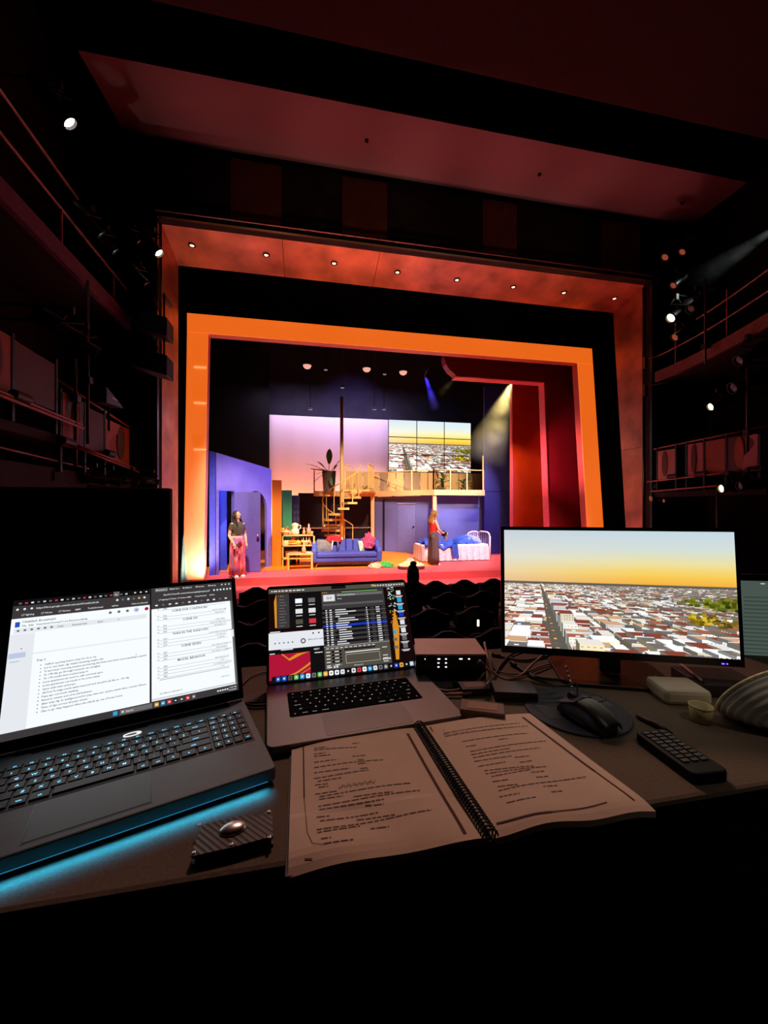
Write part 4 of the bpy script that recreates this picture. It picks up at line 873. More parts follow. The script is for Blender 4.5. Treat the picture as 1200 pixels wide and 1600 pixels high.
# poles with lamps below it
for px, p0y, p1y, lab in ((137, 425, 610, 'upright lamp pole under the upper left balcony'), (118, 560, 640, 'short upright lamp pole beside the left wooden boxes')):
    a = atx(px, p0y, XL-.05); b = atx(px, p1y, XL-.05); t = thing('lamp_pole', lab, 'pole', (b.x, b.y, b.z))
    MB().cyl((a.x, a.y, b.z-.8), (a.x, a.y, 5.16 if p0y < 500 else a.z), .025, n=8).build('pipe', pm('grey_pipe', (90, 84, 86), .4, .6), t, world=True, smooth=True)
    MB().box(a.x-.05, a.x+.05, a.y-.05, a.y+.05, b.z+.1, b.z+.2).build('coupler', LB, t, world=True)
def motif(px0, px1, py0, py1, X, parent, mat, kind):
    pass
def side_box(label, X, segs, rails, side, zlow):
    t = thing('box_balcony', label, 'balcony', (X, (segs[0][0]+segs[-1][1])/2, zlow))
    sgn = 1 if side < 0 else -1
    y0, y1 = segs[0][0], segs[-1][1]
    MB().box(min(X-sgn*.9, X), max(X-sgn*.9, X), y0-.1, y1+.1, zlow-.22, zlow-.1).build('slab', DK, t, world=True)
    for i, (a, b, zb, ztp, base, sh_) in enumerate(segs):
        pn = MB().box(X-.02, X+.02, a+.02, b-.02, zb, ztp).build('panel', base, t, world=True)
        xx = X+sgn*.022; w_ = b-a-.04; h = ztp-zb
        if sh_ == 'wave':
            pts = [(xx, a+.02, zb)]+[(xx, a+.02+w_*(.35+.25*math.sin(v_*6.28+i)), zb+h*v_) for v_ in [k/14 for k in range(15)]]+[(xx, a+.02, ztp)]
            MB().ext(pts, (sgn*.012, 0, 0)).build('inlay', WD2, pn, world=True)
        if sh_ in ('wave', 'lens'):
            pts = [(xx, a+w_*(.62+.16*math.cos(q)), zb+h*(.55+.42*math.sin(q))) for q in [6.283*k/20 for k in range(20)]]
            MB().ext(pts, (sgn*.014, 0, 0)).build('inlay', WD1 if base is not WD1 else WD3, pn, world=True)
    for k, (a, b) in enumerate(rails): rail_run(t, [a, b], .02)
    ys = sorted({s_[0] for s_ in segs} | {s_[1] for s_ in segs})
    for y in ys: MB().box(X-.03, X+.03, y-.02, y+.02, zlow-.1, max(s_[3] for s_ in segs)+.05).build('post', LB, t, world=True)
    for y in ys[::2]: MB().cyl((X+sgn*.1, y-.12, rails[0][0][2]), (X+sgn*.1, y+.12, rails[0][0][2]), .055, n=10).build('pipe_clamp', LB, t, world=True)
    return t
Xb = -3.3
zz = lambda z: CZ+z
side_box('lower left box with brown inlaid panels nearest the table', Xb, [(3.6, 4.6, zz(1.3), zz(1.95), WD3, ''), (4.6, 5.25, zz(1.3), zz(1.95), WD3, 'lens'), (5.25, 6.05, zz(1.3), zz(1.92), WD1, '')],
         [((Xb+.1, 3.4, zz(1.28)), (Xb+.1, 6.5, zz(1.22))), ((Xb+.12, 3.4, zz(1.23)), (Xb+.12, 6.5, zz(1.17))), ((Xb, 3.4, zz(2.0)), (Xb, 5.9, zz(1.9)))], -1, zz(1.1))
side_box('lower left box with pale wavy panels beside the arch', Xb, [(6.15, 6.75, zz(.86), zz(1.6), WD1, 'wave'), (6.75, 7.35, zz(.86), zz(1.55), WD1, ''), (7.35, 8.3, zz(.8), zz(1.5), WD3, 'wave')],
         [((Xb+.1, 6.2, zz(.92)), (Xb+.1, 8.45, zz(.76))), ((Xb+.12, 6.2, zz(.87)), (Xb+.12, 8.45, zz(.71))), ((Xb, 6.0, zz(1.75)), (Xb, 8.3, zz(1.55)))], -1, zz(.6))
t = thing('wall_rail', 'thin pinkish rail running along the lowest left wall', 'rail', (Xb, 5, zz(.5)))
rail_run(t, [(Xb, 3.6, zz(.72)), (Xb, 6.9, zz(.62))], .014); MB().box(Xb-.9, Xb-.02, 3.6, 6.9, zz(.2), zz(.55)).build('parapet', DK, t, world=True)
# right-hand balcony, curved
xr = lambda y: 7.7+.85*math.sin(min(1, max(0, (y-5.0)/3.7))*math.pi/2)
rb = thing('balcony', 'upper right curved side balcony with pipe rails', 'balcony', (8.4, 7, 5.0))
ysr = [4.2+.3*i for i in range(15)]
MB().prism([(xr(y), y) for y in ysr]+[(10.28, ysr[-1]), (10.28, ysr[0])], zz(3.2), zz(3.34)).build('slab', DK, rb, world=True)
MB().add([(xr(y)-.02, y, zz(3.15)) for y in ysr]+[(xr(y)-.02, y, zz(3.4)) for y in ysr]+[(xr(y)+.04, y, zz(3.15)) for y in ysr]+[(xr(y)+.04, y, zz(3.4)) for y in ysr],
         [(i, i+1, 15+i+1, 15+i) for i in range(14)]+[(30+i+1, 30+i, 45+i, 45+i+1) for i in range(14)]+[(15+i, 16+i, 46+i, 45+i) for i in range(14)]+[(i+1, i, 30+i, 31+i) for i in range(14)]).build('fascia', pm('right_fascia', (120, 62, 60), .7), rb, world=True)
rail_run(rb, [(xr(y), y, zz(3.78)) for y in ysr], .018); rail_run(rb, [(xr(y), y, zz(4.15)) for y in ysr[:11]], .018)
for y in (5.0, 6.4, 7.8): MB().cyl((xr(y), y, zz(3.3)), (xr(y), y, zz(4.35)), .018, n=6).build('rail_post', RAIL, rb, world=True)
Xq = 8.3
side_box('lower right box with rose and rust wavy panels', Xq, [(5.9, 6.5, zz(.7), zz(1.42), WD1, 'wave'), (6.5, 6.95, zz(.7), zz(1.42), WD3, ''), (6.95, 7.35, zz(.7), zz(1.42), WD2, 'lens'), (7.6, 8.1, zz(.68), zz(1.38), WD2, 'lens')],
         [((Xq-.1, 5.6, zz(.74)), (Xq-.1, 8.3, zz(.66))), ((Xq-.1, 5.6, zz(.5)), (Xq-.1, 8.2, zz(.42))), ((Xq, 5.7, zz(1.52)), (Xq, 8.2, zz(1.45)))], 1, zz(.5))
for px, y0, y1, lab in ((1102, 450, 545, 'upright pipe holding the right wall spotlight cluster'), (1168, 590, 680, 'upright pipe under the right balcony'), (1121, 770, 840, 'short lamp stand pipe at the lower right wall')):
    a = atx(px, y0, XR-.05-.004*max(0, px-1060)); b = atx(px, y1, XR-.05-.004*max(0, px-1060)); t = thing('lamp_pole', lab, 'pole', (b.x, b.y, b.z))
    MB().cyl((a.x, a.y, b.z-.3), (a.x, a.y, a.z+.2), .022, n=8).build('pipe', pm('grey_pipe', (90, 84, 86), .4, .6), t, world=True, smooth=True); MB().box(a.x-.05, a.x+.05, a.y-.05, a.y+.05, b.z, b.z+.1).build('coupler', LB, t, world=True); MB().cyl((a.x, a.y, b.z+.05), (10.3, a.y, b.z+.05), .02, n=6).build('arm', LB, t, world=True)
# loudspeaker cabinets left of the arch
for (px0, py0, px1, py1, lab) in ((212, 487, 268, 532, 'upper of two black loudspeakers hung left of the copper arch'), (208, 545, 268, 592, 'lower of two black loudspeakers hung left of the copper arch')):
    a = at(px0, py0, 8.2); b = at(px1, py1, 8.2); t = thing('loudspeaker', lab, 'loudspeaker', ((a.x+b.x)/2, 8.2, b.z), group='loudspeakers left of the arch')
    MB().hexa([(a.x, 8.0, b.z+.16), (b.x-.02, 8.0, b.z), (b.x-.02, 8.4, b.z), (a.x, 8.4, b.z+.16), (a.x, 8.0, a.z), (b.x-.02, 8.0, a.z-.14), (b.x-.02, 8.4, a.z-.14), (a.x, 8.4, a.z)]).build('cabinet', pm('speaker_black', (20, 18, 19), .6), t, world=True, bevel=.02)
    MB().tube([(a.x+.35, 8.1, a.z+.25), (b.x-.15, 8.1, a.z-.1)], .012, 6).build('hanger', RAIL, t, world=True)
    MB().cyl((b.x-.1, 7.99, b.z+.25), (b.x-.1, 8.01, b.z+.25), .02, n=10).build('badge', pm('grey_pipe', (90, 84, 86), .4, .6), t, world=True)
    MB().cyl((b.x-.13, 8.2, a.z-.2), (b.x-.13, 8.2, a.z+.4), .02, n=8).box(b.x-.16, b.x-.1, 8.2, 8.56, a.z+.3, a.z+.36).build('suspension_pipe', pm('grey_pipe', (90, 84, 86), .4, .6), t, world=True)
# small grey-blue projector box on the left
a = atx(170, 625, XL); t = thing('projector_box', 'slate blue wedge shaped lamp box on the left wall', 'projector', a)
MB().hexa([(-.1, -.3, -.12), (.1, -.3, -.12), (.1, .3, -.06), (-.1, .3, -.06), (-.1, -.3, .14), (.1, -.3, .14), (.1, .1, .02), (-.1, .1, .02)]).build('case', pm('slate_case', (70, 84, 100), .5), t, bevel=.01)
MB().box(.1, .105, -.12, .06, 0, .02).build('mark', pm('white_mark', (230, 230, 230), .4), t); MB().cyl((0, 0, -.5), (0, 0, -.1), .02, n=8).build('stand', LB, t)
# black pipes beside the right edge of the arch
for px, lab in ((1006, 'tall black pipe along the right edge of the copper arch'),):
    a = at(px, 600, 8.35); t = thing('standpipe', lab, 'pipe', (a.x, 8.35, -.45)); MB().cyl((a.x, 8.35, -.45), (a.x, 8.35, 7.2), .035, n=10).build('pipe', pm('black_gloss_trim', (20, 15, 14), .3), t, world=True, smooth=True)
    for py in (560, 603): z = at(px, py, 8.3).z; MB().tube([(a.x, 8.33, z), (a.x+.55, 8.2, z+.1)], .015, 6).build('bracket_arm', RAIL, t, world=True); MB().box(a.x-.04, a.x+.05, 8.28, 8.34, z-.25, z+.04).build('streak_or_bracket', pm('brown_pipe', (110, 76, 60), .35, .6), t, world=True)
# lamps in the fly space over the stage
for i, (px, py, ln, Y, lab) in enumerate(((480, 571, 1, 15.5, 'leftmost pink dome lamp in the dark over the stage'), (573, 576, 1, 15.5, 'middle pink dome lamp in the dark over the stage'), (630, 581, 1, 15.5, 'rightmost pink dome lamp in the dark over the stage'),
        (509, 578, 0, 15.8, 'small grey lamp between the left and middle dome lamps'), (601, 585, 0, 15.8, 'small grey lamp between the middle and right dome lamps'), (485, 640, 0, 16, 'small lamp glint just above the backdrop left'), (535, 606, 0, 16, 'small flat lamp above the tall stair pole'), (585, 640, 0, 16, 'small lamp glint just above the backdrop right of the pole'), (600, 640, 0, 16, 'small lamp glint above the seam of backdrop and video wall'))):
    q = at(px, py, Y); t = thing('dome_lamp' if ln else 'work_lamp', lab, 'lamp', q, group='lamps over the stage')
    k = .17 if ln else .085
    MB().lathe([(.001, k*.9), (k*.5, k*.8), (k, k*.1), (k, 0), (k*.95, 0)] if not ln else [(.001, .02), (k, .02), (k*1.02, 0), (k*.95, 0)], 18).build('housing', LB, t, smooth=True)
    MB().lathe([(k*.92*math.cos(R(a_)), -(k*.8 if ln else k*.2)*math.sin(R(a_))) for a_ in (0, 20, 40, 60, 75, 89.5)], 18).build('diffuser', em('dome_glow', (255, 180, 160), .9) if ln else em('dim_lamp', (170, 160, 180), .5), t, smooth=True)
    MB().cyl((0, 0, k*.4), (0, 0, 9.8-q.z), .012, n=6).build('suspension', LB, t)
for px, py, lab in ((664, 586, 'blue beam lamp over the stage'), (797, 599, 'yellow beam lamp under the maroon header'), (712, 590, 'lamp at the rounded end of the maroon header')):
    q = at(px, py, 12.2); lamp(lab, q+Vector((0, 0, .06)), q+Vector((-.4, .5, -1)), .55, em('beam_blue', (120, 110, 255), 3) if px < 700 else em('beam_yellow', (255, 230, 170), 2.5), group='beam lamps over the stage')

# theatre seats in the stalls and one person
SEAT = pm('seat_cloth_dark', (34, 27, 29), .9, var=.2, scale=30); SHELL = pm('seat_shell', (46, 38, 40), .5, var=.1)
def make_seat(M, label):
    t = thing('theatre_seat', label, 'seat', M=M, group='dark seats in the stalls')
    prof = [(-.27, .42), (.27, .42), (.27, .80), (.2, .81), (.13, .85), (.05, .89), (-.05, .89), (-.13, .85), (-.2, .81), (-.27, .80)]
    MB().ext([(x, -.0-.12*(z-.42), z) for x, z in prof], (0, .05, 0)).build('back_shell', SHELL, t, bevel=.012)
    MB().ext([(x*.92, .052-.12*(z-.42), z*.985) for x, z in prof], (0, .06, 0)).build('backrest', SEAT, t, bevel=.02)
    MB().box(-.24, .24, .1, .22, .4, .78).build('folded_seat', SEAT, t, bevel=.03)
    for s in (-1, 1): MB().box(s*.27-.03, s*.27+.03, -.02, .32, .58, .62).box(s*.27-.02, s*.27+.02, .05, .2, 0, .58).build('armrest', SHELL, t, bevel=.01)
    return t
seat0 = None
rows = [(4.1, [(775, 'nearest row, seat beside the monitor'), (698, 'nearest row, seat behind the black interface box'), (395, 'nearest row, seat between the two laptops')], -.45),
        (5.05, [(742, 'second row, seat under the small aisle light'), (672, 'second row, seat left of the aisle light'), (358, 'second row, seat between the laptops'), (425, 'second row, seat behind the middle laptop')], -.46),
        (6.0, [(755, 'third row, seat beside the monitor edge'), (700, 'third row, seat with pale corner panel'), (410, 'third row, seat between the laptops'), (352, 'third row, seat behind the left laptop')], -.47),
        (7.0, [(770, 'farthest row, seat beside the monitor edge'), (725, 'farthest row, middle seat right of the seated person'), (680, 'farthest row, seat next to the seated person'), (400, 'farthest row, seat between the laptops')], -.45)]
for Y, seats, zb in rows:
    for px, lab in seats:
        q = at(px, 930, Y); M = TR(q.x, Y, -.45); lab = 'dark theatre seat, '+lab
        if seat0 is None: seat0 = make_seat(M, lab)
        else: dup(seat0, M, lab)
q = at(745.5, 968, 5.0); t = thing('aisle_light', 'tiny lit aisle light on a dark seat back', 'light', (q.x, 4.97, q.z-.04)); MB().box(-.012, .012, -.01, .02, -.04, .045).build('lens', em('aisle_glow', (255, 240, 190), 3), t); MB().box(-.02, .02, .0, .03, -.05, .05).build('case', LB, t)
q = at(646, 925, 6.4)
t = thing('person', 'dark-haired person seated in the stalls seen from behind', 'person', (q.x, 6.4, -.45))
z0 = .0
mb = MB(); mb.rings(loft([(0, .05, .42, .18, .14), (0, .05, .6, .17, .12), (0, .04, .8, .19, .12), (0, .03, .95, .17, .1), (0, .03, 1.0, .07, .06)], 18)); mb.tube([(0, .03, .98), (0, .04, 1.08)], [.055, .055], 10); mb.ball((0, .05, 1.16), (.075, .095, .11), 16)
for s in (-1, 1): mb.tube([(s*.16, .03, .93), (s*.2, .06, .7), (s*.18, .25, .58), (s*.1, .38, .58)], [.05, .045, .038, .03], 10); mb.tube([(s*.09, .05, .48), (s*.1, .5, .46), (s*.1, .52, .1), (s*.1, .6, .04)], [.09, .065, .045, .04], 10)
for s in (-1, 1): hand(mb, (s*.1, .38, .58), (-s*.2, 1, -.1), (-s, 0, 0), .5)
b = mb.build('body', pm('dark_clothes_person', (70, 44, 38), .8), t, smooth=True); r_ = b.modifiers.new('merge', 'REMESH'); r_.mode = 'VOXEL'; r_.voxel_size = .012; r_.use_smooth_shade = True
mb = MB(); mb.ball((0, .035, 1.18), (.085, .098, .112), 16); mb.ball((0, -.0, 1.30), (.06, .06, .04), 12)
for i in range(12): a = R(-170+160*i/11+0); mb.tube([(.075*math.cos(a), .03+.08*math.sin(a), 1.2), (.085*math.cos(a), .03+.09*math.sin(a), 1.08), (.09*math.cos(a), .03+.09*math.sin(a), .98)], [.024, .024, .01], 6)
mb.build('hair', pm('black_hair', (40, 24, 18), .6), t, smooth=True)

# ================================================================== PRODUCTION TABLE
DZ = 1.37
CLOTH = pm('table_cloth', (104, 90, 78), .9, var=.14, scale=260, bump=.1, spec=.1)
tb = thing('production_table', 'long production table under a dark cloth in the foreground', 'table', (.3, .74, .62))
MB().box(-1.5, 1.9, .447, 1.03, DZ-.035, DZ).build('table_top', CLOTH, tb, world=True, bevel=.006)
MB().grid(lambda u, v: (-1.5+3.4*u, .4445+.006*math.sin(u*60)*(1-v)-.004*(1-v), .63+(DZ-.004-.63)*v), 120, 4).build('skirt', pm('black_skirt', (14, 12, 12), .9, spec=.1), tb, world=True, smooth=True)
for x in (-1.4, 1.8):
    MB().box(x-.02, x+.02, .98, 1.02, -.1 if False else .1, DZ-.03).box(x-.02, x+.02, .5, .54, .62, DZ-.03).build('leg', LB, tb, world=True)
MB().tube([(-.35, .438, 1.30), (-.2, .437, 1.315), (-.05, .436, 1.31), (.1, .437, 1.33)], .0012, 5).build('loose_thread', pm('thread', (70, 60, 56), .7), tb, world=True)

WHITE = em('screen_white', (236, 241, 245), 1.12); GRAYL = em('screen_pale', (236, 240, 246), .95); GRAYM = em('screen_mid_grey', (120, 118, 120), .8); GRAYD = em('screen_dark_grey', (72, 68, 70), .7); INK = em('screen_ink', (50, 52, 58), .8); BLUEUI = em('screen_blue', (40, 90, 200), .9)
TXTW = em('screen_text_white', (240, 240, 240), .9); NEARB = em('screen_black', (28, 26, 28), .5); PALEBL = em('screen_pale_blue', (200, 212, 240), .9); CYAN = em('screen_cyan', (50, 170, 230), .9); ORG = em('screen_orange', (240, 180, 60), .9); REDU = em('screen_red', (220, 60, 70), .9)
GRNU = em('screen_green', (110, 200, 100), .9); CRIM = em('screen_crimson', (190, 24, 60), .85); GOLD = em('screen_gold', (226, 150, 40), .9); SEL = em('screen_selection', (24, 60, 200), .9); BROWNG = em('screen_taupe', (96, 90, 78), .75); WALL = em('screen_wallpaper', (34, 16, 16), .5)
UIM = [WHITE, GRAYL, GRAYM, GRAYD, INK, BLUEUI, TXTW, NEARB, PALEBL, CYAN, ORG, REDU, GRNU, CRIM, GOLD, SEL, BROWNG, WALL]
(W_, GL, GM, GD, IK, BU, TW, NB, PB, CY, OR_, RU, GU, CR, GO, SE, BG, WL) = range(18)
def axes(ox, oy, a, z): return frame((ox, oy, z), (math.cos(a), math.sin(a), 0), (-math.sin(a), math.cos(a), 0), (0, 0, 1))
def lid_frame(D, tilt, z): return frame((0, D, z), (1, 0, 0), (0, math.sin(tilt), math.cos(tilt)), (0, -math.cos(tilt), math.sin(tilt)))   # x right, y up the lid, z toward viewer

# ---------------------------------------------------------------- black laptop
LW_, LD, LT = .357, .2272, .024
lp = thing('laptop', 'black laptop with blue lit keys showing two white documents', 'laptop', M=axes(-.3782, .4627, .3385, DZ))
LAPB = pm('laptop_charcoal', (84, 92, 96), .5, var=.08, scale=60, metal=.2); LAPD = pm('laptop_black_gloss', (14, 14, 16), .25)
bs = MB().prism([(.004, 0), (LW_-.004, 0), (LW_, .004), (LW_, LD+.012), (0, LD+.012), (0, .004)], .006, LT).build('base', LAPB, lp, bevel=.002)
MB().box(.012, LW_-.012, .012, LD, 0, .0065).build('bottom_foot', LAPD, lp)
MB().box(.012, LW_-.012, -.0006, .001, .0072, .0080).build('light_bar', em('cyan_light_bar', (60, 190, 255), .3), lp)
MB().box(.082, .203, .012, .078, LT-.0005, LT+.0006).build('trackpad', pm('trackpad_grey', (72, 80, 84), .4, var=.05, scale=60), lp, bevel=.0004)
MB().box(.08, .205, .01, .08, LT-.001, LT+.0002).build('trackpad_seam', LAPD, lp)
kb = MB().box(.009, .346, .083, .192, LT-.001, LT+.0004).build('keyboard_well', pm('key_well_black', (16, 17, 19), .5), lp)
KEY = pm('key_black', (36, 38, 41), .45, var=.06, scale=80); LEG = em('key_legend_cyan', (110, 205, 255), 2.2)
kmesh = {}
leg = UI()
def key(x, y, w_, h, txt, size=.0056):
    k = (round(w_, 4), round(h, 4)); e = .0007
    if k not in kmesh:
        m = MB().hexa([(e, e, 0), (w_-e, e, 0), (w_-e, h-e, 0), (e, h-e, 0), (e+.001, e+.001, .0022), (w_-e-.001, e+.001, .0022), (w_-e-.001, h-e-.0006, .0022), (e+.001, h-e-.0006, .0022)])
        o = m.build('key', KEY, kb); o.matrix_local = TR(x, y, LT+.0004); kmesh[k] = o
    else: share(kmesh[k], TR(x, y, LT+.0004), kb)
    if txt: leg.text(x+w_/2, y+h*.34, size, txt, 0, 0, 'c', w_*.8)
U = .0183; X0 = .0115
fy = [.0875, .1055, .1235, .1415, .1595, .1775]; hh = .0172
for i, s_ in enumerate(('esc', 'F1', 'F2', 'F3', 'F4', 'F5', 'F6', 'F7', 'F8', 'F9', 'F10', 'F11', 'F12', 'prt', 'del', 'hm', 'up', 'dn')): key(X0+i*.0184, fy[5], .0176, .0125, s_, .0045)
for y, ks in ((fy[4], [('`', 1)]+[(c, 1) for c in '1234567890-=']+[('back', 2)]), (fy[3], [('tab', 1.5)]+[(c, 1) for c in 'QWERTYUIOP[]']+[('\\', 1.5)]), (fy[2], [('caps', 1.75)]+[(c, 1) for c in "ASDFGHJKL;'"]+[('enter', 2.25)]),
              (fy[1], [('shift', 2.25)]+[(c, 1) for c in 'ZXCVBNM,./']+[('shift', 2.75)]), (fy[0], [('ctrl', 1.25), ('fn', 1), ('win', 1), ('alt', 1.25), ('', 5.0), ('alt', 1), ('ctrl', 1), ('<', 1.1), ('v', 1.2), ('>', 1.2)])):
    x = X0
    for c, u in ks: key(x, y, U*u-.0006, hh, c, .0062 if len(c) == 1 else .0042); x += U*u
for r_, ks in enumerate((('0', '0', '.', 'ent'), ('1', '2', '3', ''), ('4', '5', '6', '+'), ('7', '8', '9', ''), ('num', '/', '*', '-'))):
    for c, s_ in enumerate(ks): key(X0+15*U+.0012+c*.0144, fy[r_], .0138, hh, s_, .0058 if len(s_) < 2 else .004)
leg.build('key_legends', LEG, lp).matrix_local = TR(0, 0, LT+.0028)
MB().box(.3465, .3472, .085, .135, LT, LT+.0006).build('edge_glint', pm('bright_edge', (200, 180, 170), .3, 1), lp)
ring = [(.178+.012*math.cos(a), .199+.0052*math.sin(a), LT+.001) for a in [6.283*i/32 for i in range(32)]]
MB().tube(ring, .0009, 6, closed=True).tube([(.184, .1995, LT+.001), (.190, .1985, LT+.001)], .0011, 6).build('power_ring', em('ring_white', (255, 255, 255), .9), lp, smooth=True)
MB().box(.24, .33, LD-.012, LD-.002, LT, LT+.0012).box(.05, .2, LD-.012, LD-.002, LT, LT+.0012).build('vent', LAPD, lp)
MB().box(.03, LW_-.03, LD-.006, LD+.010, LT-.006, LT+.006).build('hinge', LAPD, lp, bevel=.002)
lid = thing('x', None, None); bpy.data.objects.remove(lid)
LF = lid_frame(LD, .3982, LT)
MB().box(0, LW_, .004, .2395, -.007, -.001, M=LF).build('lid', LAPD, lp, bevel=.002)
MB().box(0, LW_, .0045, .2385, -.001, -.0002, M=LF).build('bezel', pm('bezel_black', (12, 12, 13), .35), lp)
SX0, SX1, SV0, SV1 = .0079, .3491, .0204, .2314; sw, sh2 = SX1-SX0, SV1-SV0
SM = LF @ Matrix.Translation((SX0, SV0, 0))
u = UI()
mid = sw*.572; tbh = sh2*.052
u.rect(0, 0, sw, sh2, GD, 0)
u.rect(0, tbh, mid-.001, sh2-tbh-.0305, W_, 1); u.rect(mid+.002, tbh+.004, sw-mid-.007, sh2-tbh-.0435, W_, 1)
u.rect(mid+.002, tbh+.0005, sw-mid-.005, .003, GL, 2); u.rect(mid-.0006, tbh, .0022, sh2-tbh, NB, 3); u.rect(sw-.005, tbh, .0035, sh2-tbh-.04, GM, 2); u.rect(sw-.0045, .10, .0025, .014, W_, 3)
# left window chrome
yt = sh2-.0075
u.rect(0, sh2-.0095, mid-.001, .0095, NB, 2)
for i in range(20): u.rect(.007+i*.0078, yt+.0005, .0036, .0026, (GM, TW, PB, RU, GM)[(i*3) % 5], 3)
u.rect(mid-.058, sh2-.0085, .009, .0085, GM, 3)
for i in range(3): u.rect(mid-.026+i*.009, yt+.0015, .003, .0022, TW, 3)
u.text(.030, sh2-.0172, .0042, 'https://docs.google.com/document/d/1untitled/edit', TW, 3, wmax=.115)
for i in range(3): u.disc(.006+i*.009, sh2-.0155, .0018, TW, 3, 8)
for i in range(6): u.disc(mid-.052+i*.0085, sh2-.0155, .002, (TW, GM, TW, GM, OR_, TW)[i], 3, 8)
for x, s_ in ((.012, 'LT lighting'), (.037, 'LT Notes'), (.06, 'LT Notion'), (.082, 'AMX'), (.1, 'Techinformeal'), (.135, 'tablets')): u.text(x, sh2-.0265, .0038, s_, TW, 3)
u.text(mid-.004, sh2-.0265, .0036, 'Other bookmarks', TW, 3, 'r')
u.rect(.005, sh2-.0445, .006, .0085, BU, 3); u.text(.014, sh2-.0385, .0056, 'Untitled document', IK, 3)
for i, s_ in enumerate(('File', 'Edit', 'View', 'Insert', 'Format', 'Tools', 'Extensions', 'Help')): u.text(.014+(0, .0085, .0175, .027, .0375, .05, .061, .079)[i], sh2-.0445, .0042, s_, IK, 3)
u.rect(.004, sh2-.0545, mid-.01, .008, GL, 2)
for i in range(6): u.rect(.008+i*.0085, sh2-.0517, .0032, .0028, GM, 3)
u.text(.06, sh2-.0522, .004, '100%', IK, 3); u.text(.08, sh2-.0522, .004, 'Normal text', IK, 3); u.text(.115, sh2-.0522, .004, 'Arial', IK, 3); u.text(.145, sh2-.0522, .004, '9', IK, 3)
for i in range(3): u.disc(mid-.062+i*.013, sh2-.037, .0024, GM, 3, 10)
u.disc(mid-.022, sh2-.037, .0042, PB, 3); u.text(mid-.022, sh2-.0385, .0036, 'M', BU, 4, 'c'); u.disc(mid-.006, sh2-.037, .0032, CR, 3)
u.rect(0, tbh, .0305, sh2-tbh-.0555, GL, 2); u.rect(.001, sh2-.093, .021, .008, PB, 3); u.rect(.003, sh2-.0985, .012, .0006, BU, 3); u.disc(.016, sh2-.079, .0009, IK, 3, 6)
u.rect(.031, sh2-.0905, mid-.034, .0022, GL, 2); u.rect(.0305, tbh, .0006, sh2-tbh-.0555, GL, 3)
u.text(.037, sh2-.1025, .0047, 'Day 2', IK, 3)
BUL = ['Callbot opening button train for 3a to 3q', 'Let to use train clip maybe featuring maybe ribs', 'Tv and mixer removing sneakies and blurring title frieze text which needs translating in spanish', 'Vs 108 clip go through and pull out old lights', 'Vs 118 needle have it pixel jump in',
       'Lucia apartment xx need to edit out track xpro', 'Lucia apartment out needs to be some water', 'Same with train and pepe', 'All four footage needs xtazz removed and should look like vs. 100 clip', 'Pepa apt out needs masking', 'Need to review end of model behavior',
       'After train clip do ambiguous led for pepe then into cyclone switch when comedor kitsune', 'Time of day correct all pepe events', 'Clan to go okay happens when she stands up out of house home']
for i, s_ in enumerate(BUL):
    y = sh2-.1105-i*.0054; u.disc(.0425, y+.0013, .0008, IK, 3, 6); u.text(.047, y, .0041, s_, IK, 3, wmax=.142)
u.rect(mid-.022, sh2-.118, .0005, .004, IK, 3)
# right window
u.rect(mid+.002, sh2-.0385, sw-mid-.002, .0385, GD, 2)
for i, s_ in enumerate(('Dynamic Li', 'Math Run', 'Affiliated', 'Handout', 'Running')): u.rect(mid+.008+i*.023, sh2-.0075, .021, .007, GM if i == 0 else GD, 3); u.text(mid+.0125+i*.023, sh2-.0055, .0035, s_, TW, 4); u.disc(mid+.0105+i*.023, sh2-.0042, .0013, TW, 4, 6)
for i in range(3): u.rect(sw-.020+i*.007, sh2-.0055, .0026, .0022, TW, 3)
u.text(mid+.022, sh2-.0158, .0042, 'file:///C:/Users/Documents/running/Lightmgmt.pdf', TW, 3, wmax=.082)
for i in range(6): u.disc(sw-.034+i*.0062, sh2-.0143, .0019, TW, 3, 8)
for x, s_ in ((.014, 'LT lighting'), (.03, 'LT Notes'), (.046, 'LT Notion'), (.062, 'AMX'), (.076, 'Techinformeal'), (.103, 'tablets')): u.text(mid+x, sh2-.0245, .0036, s_, TW, 3)
for i in range(12): u.rect(mid+.008+i*.0112, sh2-.0345, .0042, .0026, (TW, GM)[i % 3 == 1], 3)
rx0 = mid+.014; rx1 = sw-.014
yl = sh2-.0435; k = 0
lines = [('248', ''), ('', 'SCENE FIVE CONTINUED'), ('261', 'SNOW IT BLOOMS'), ('298', 'TRANSITION'), ('', 'SCENE SIX'), ('301', 'CAFE SCENE'), ('306', 'CAFE SOLO/MOVE IN CLUB'), ('307', 'TELEGRAM OUT'), ('', "'IVAN IN THE SHADOWS"), ('312', 'CLUB SCENE OF SHADOWS/ME'), ('313', 'YOU PEI SUIT'), ('317', 'TURN IN'),
         ('', 'SCENE SEVEN'), ('321', 'CUE SCENE OF TRAIN ON'), ('324', 'TAXI DRIVING'), ('331', 'CUE SCENE OF CHEMISTRY'), ('', 'MODEL BEHAVIOR'), ('336', 'MS SCANDAL ON'), ('337', 'OUT'), ('339', 'COUNTER BALANCE IN'), ('341', 'OUT')]
for n_, s_ in lines:
    y = yl
    if n_: u.rect(rx0, y, rx1-rx0, .0004, GM, 3); u.text(rx0+.007, y+.0012, .0042, n_, IK, 3); u.text(rx0-.003, y+.0012, .0034, '25', GM, 3); u.text(rx1-.012, y+.0015, .0031, s_, GM, 3, 'c'); yl -= .0056
    else: yl -= .0012; u.text((rx0+rx1)/2-.006, yl+.002, .0056, s_, IK, 3, 'c'); yl -= .0062
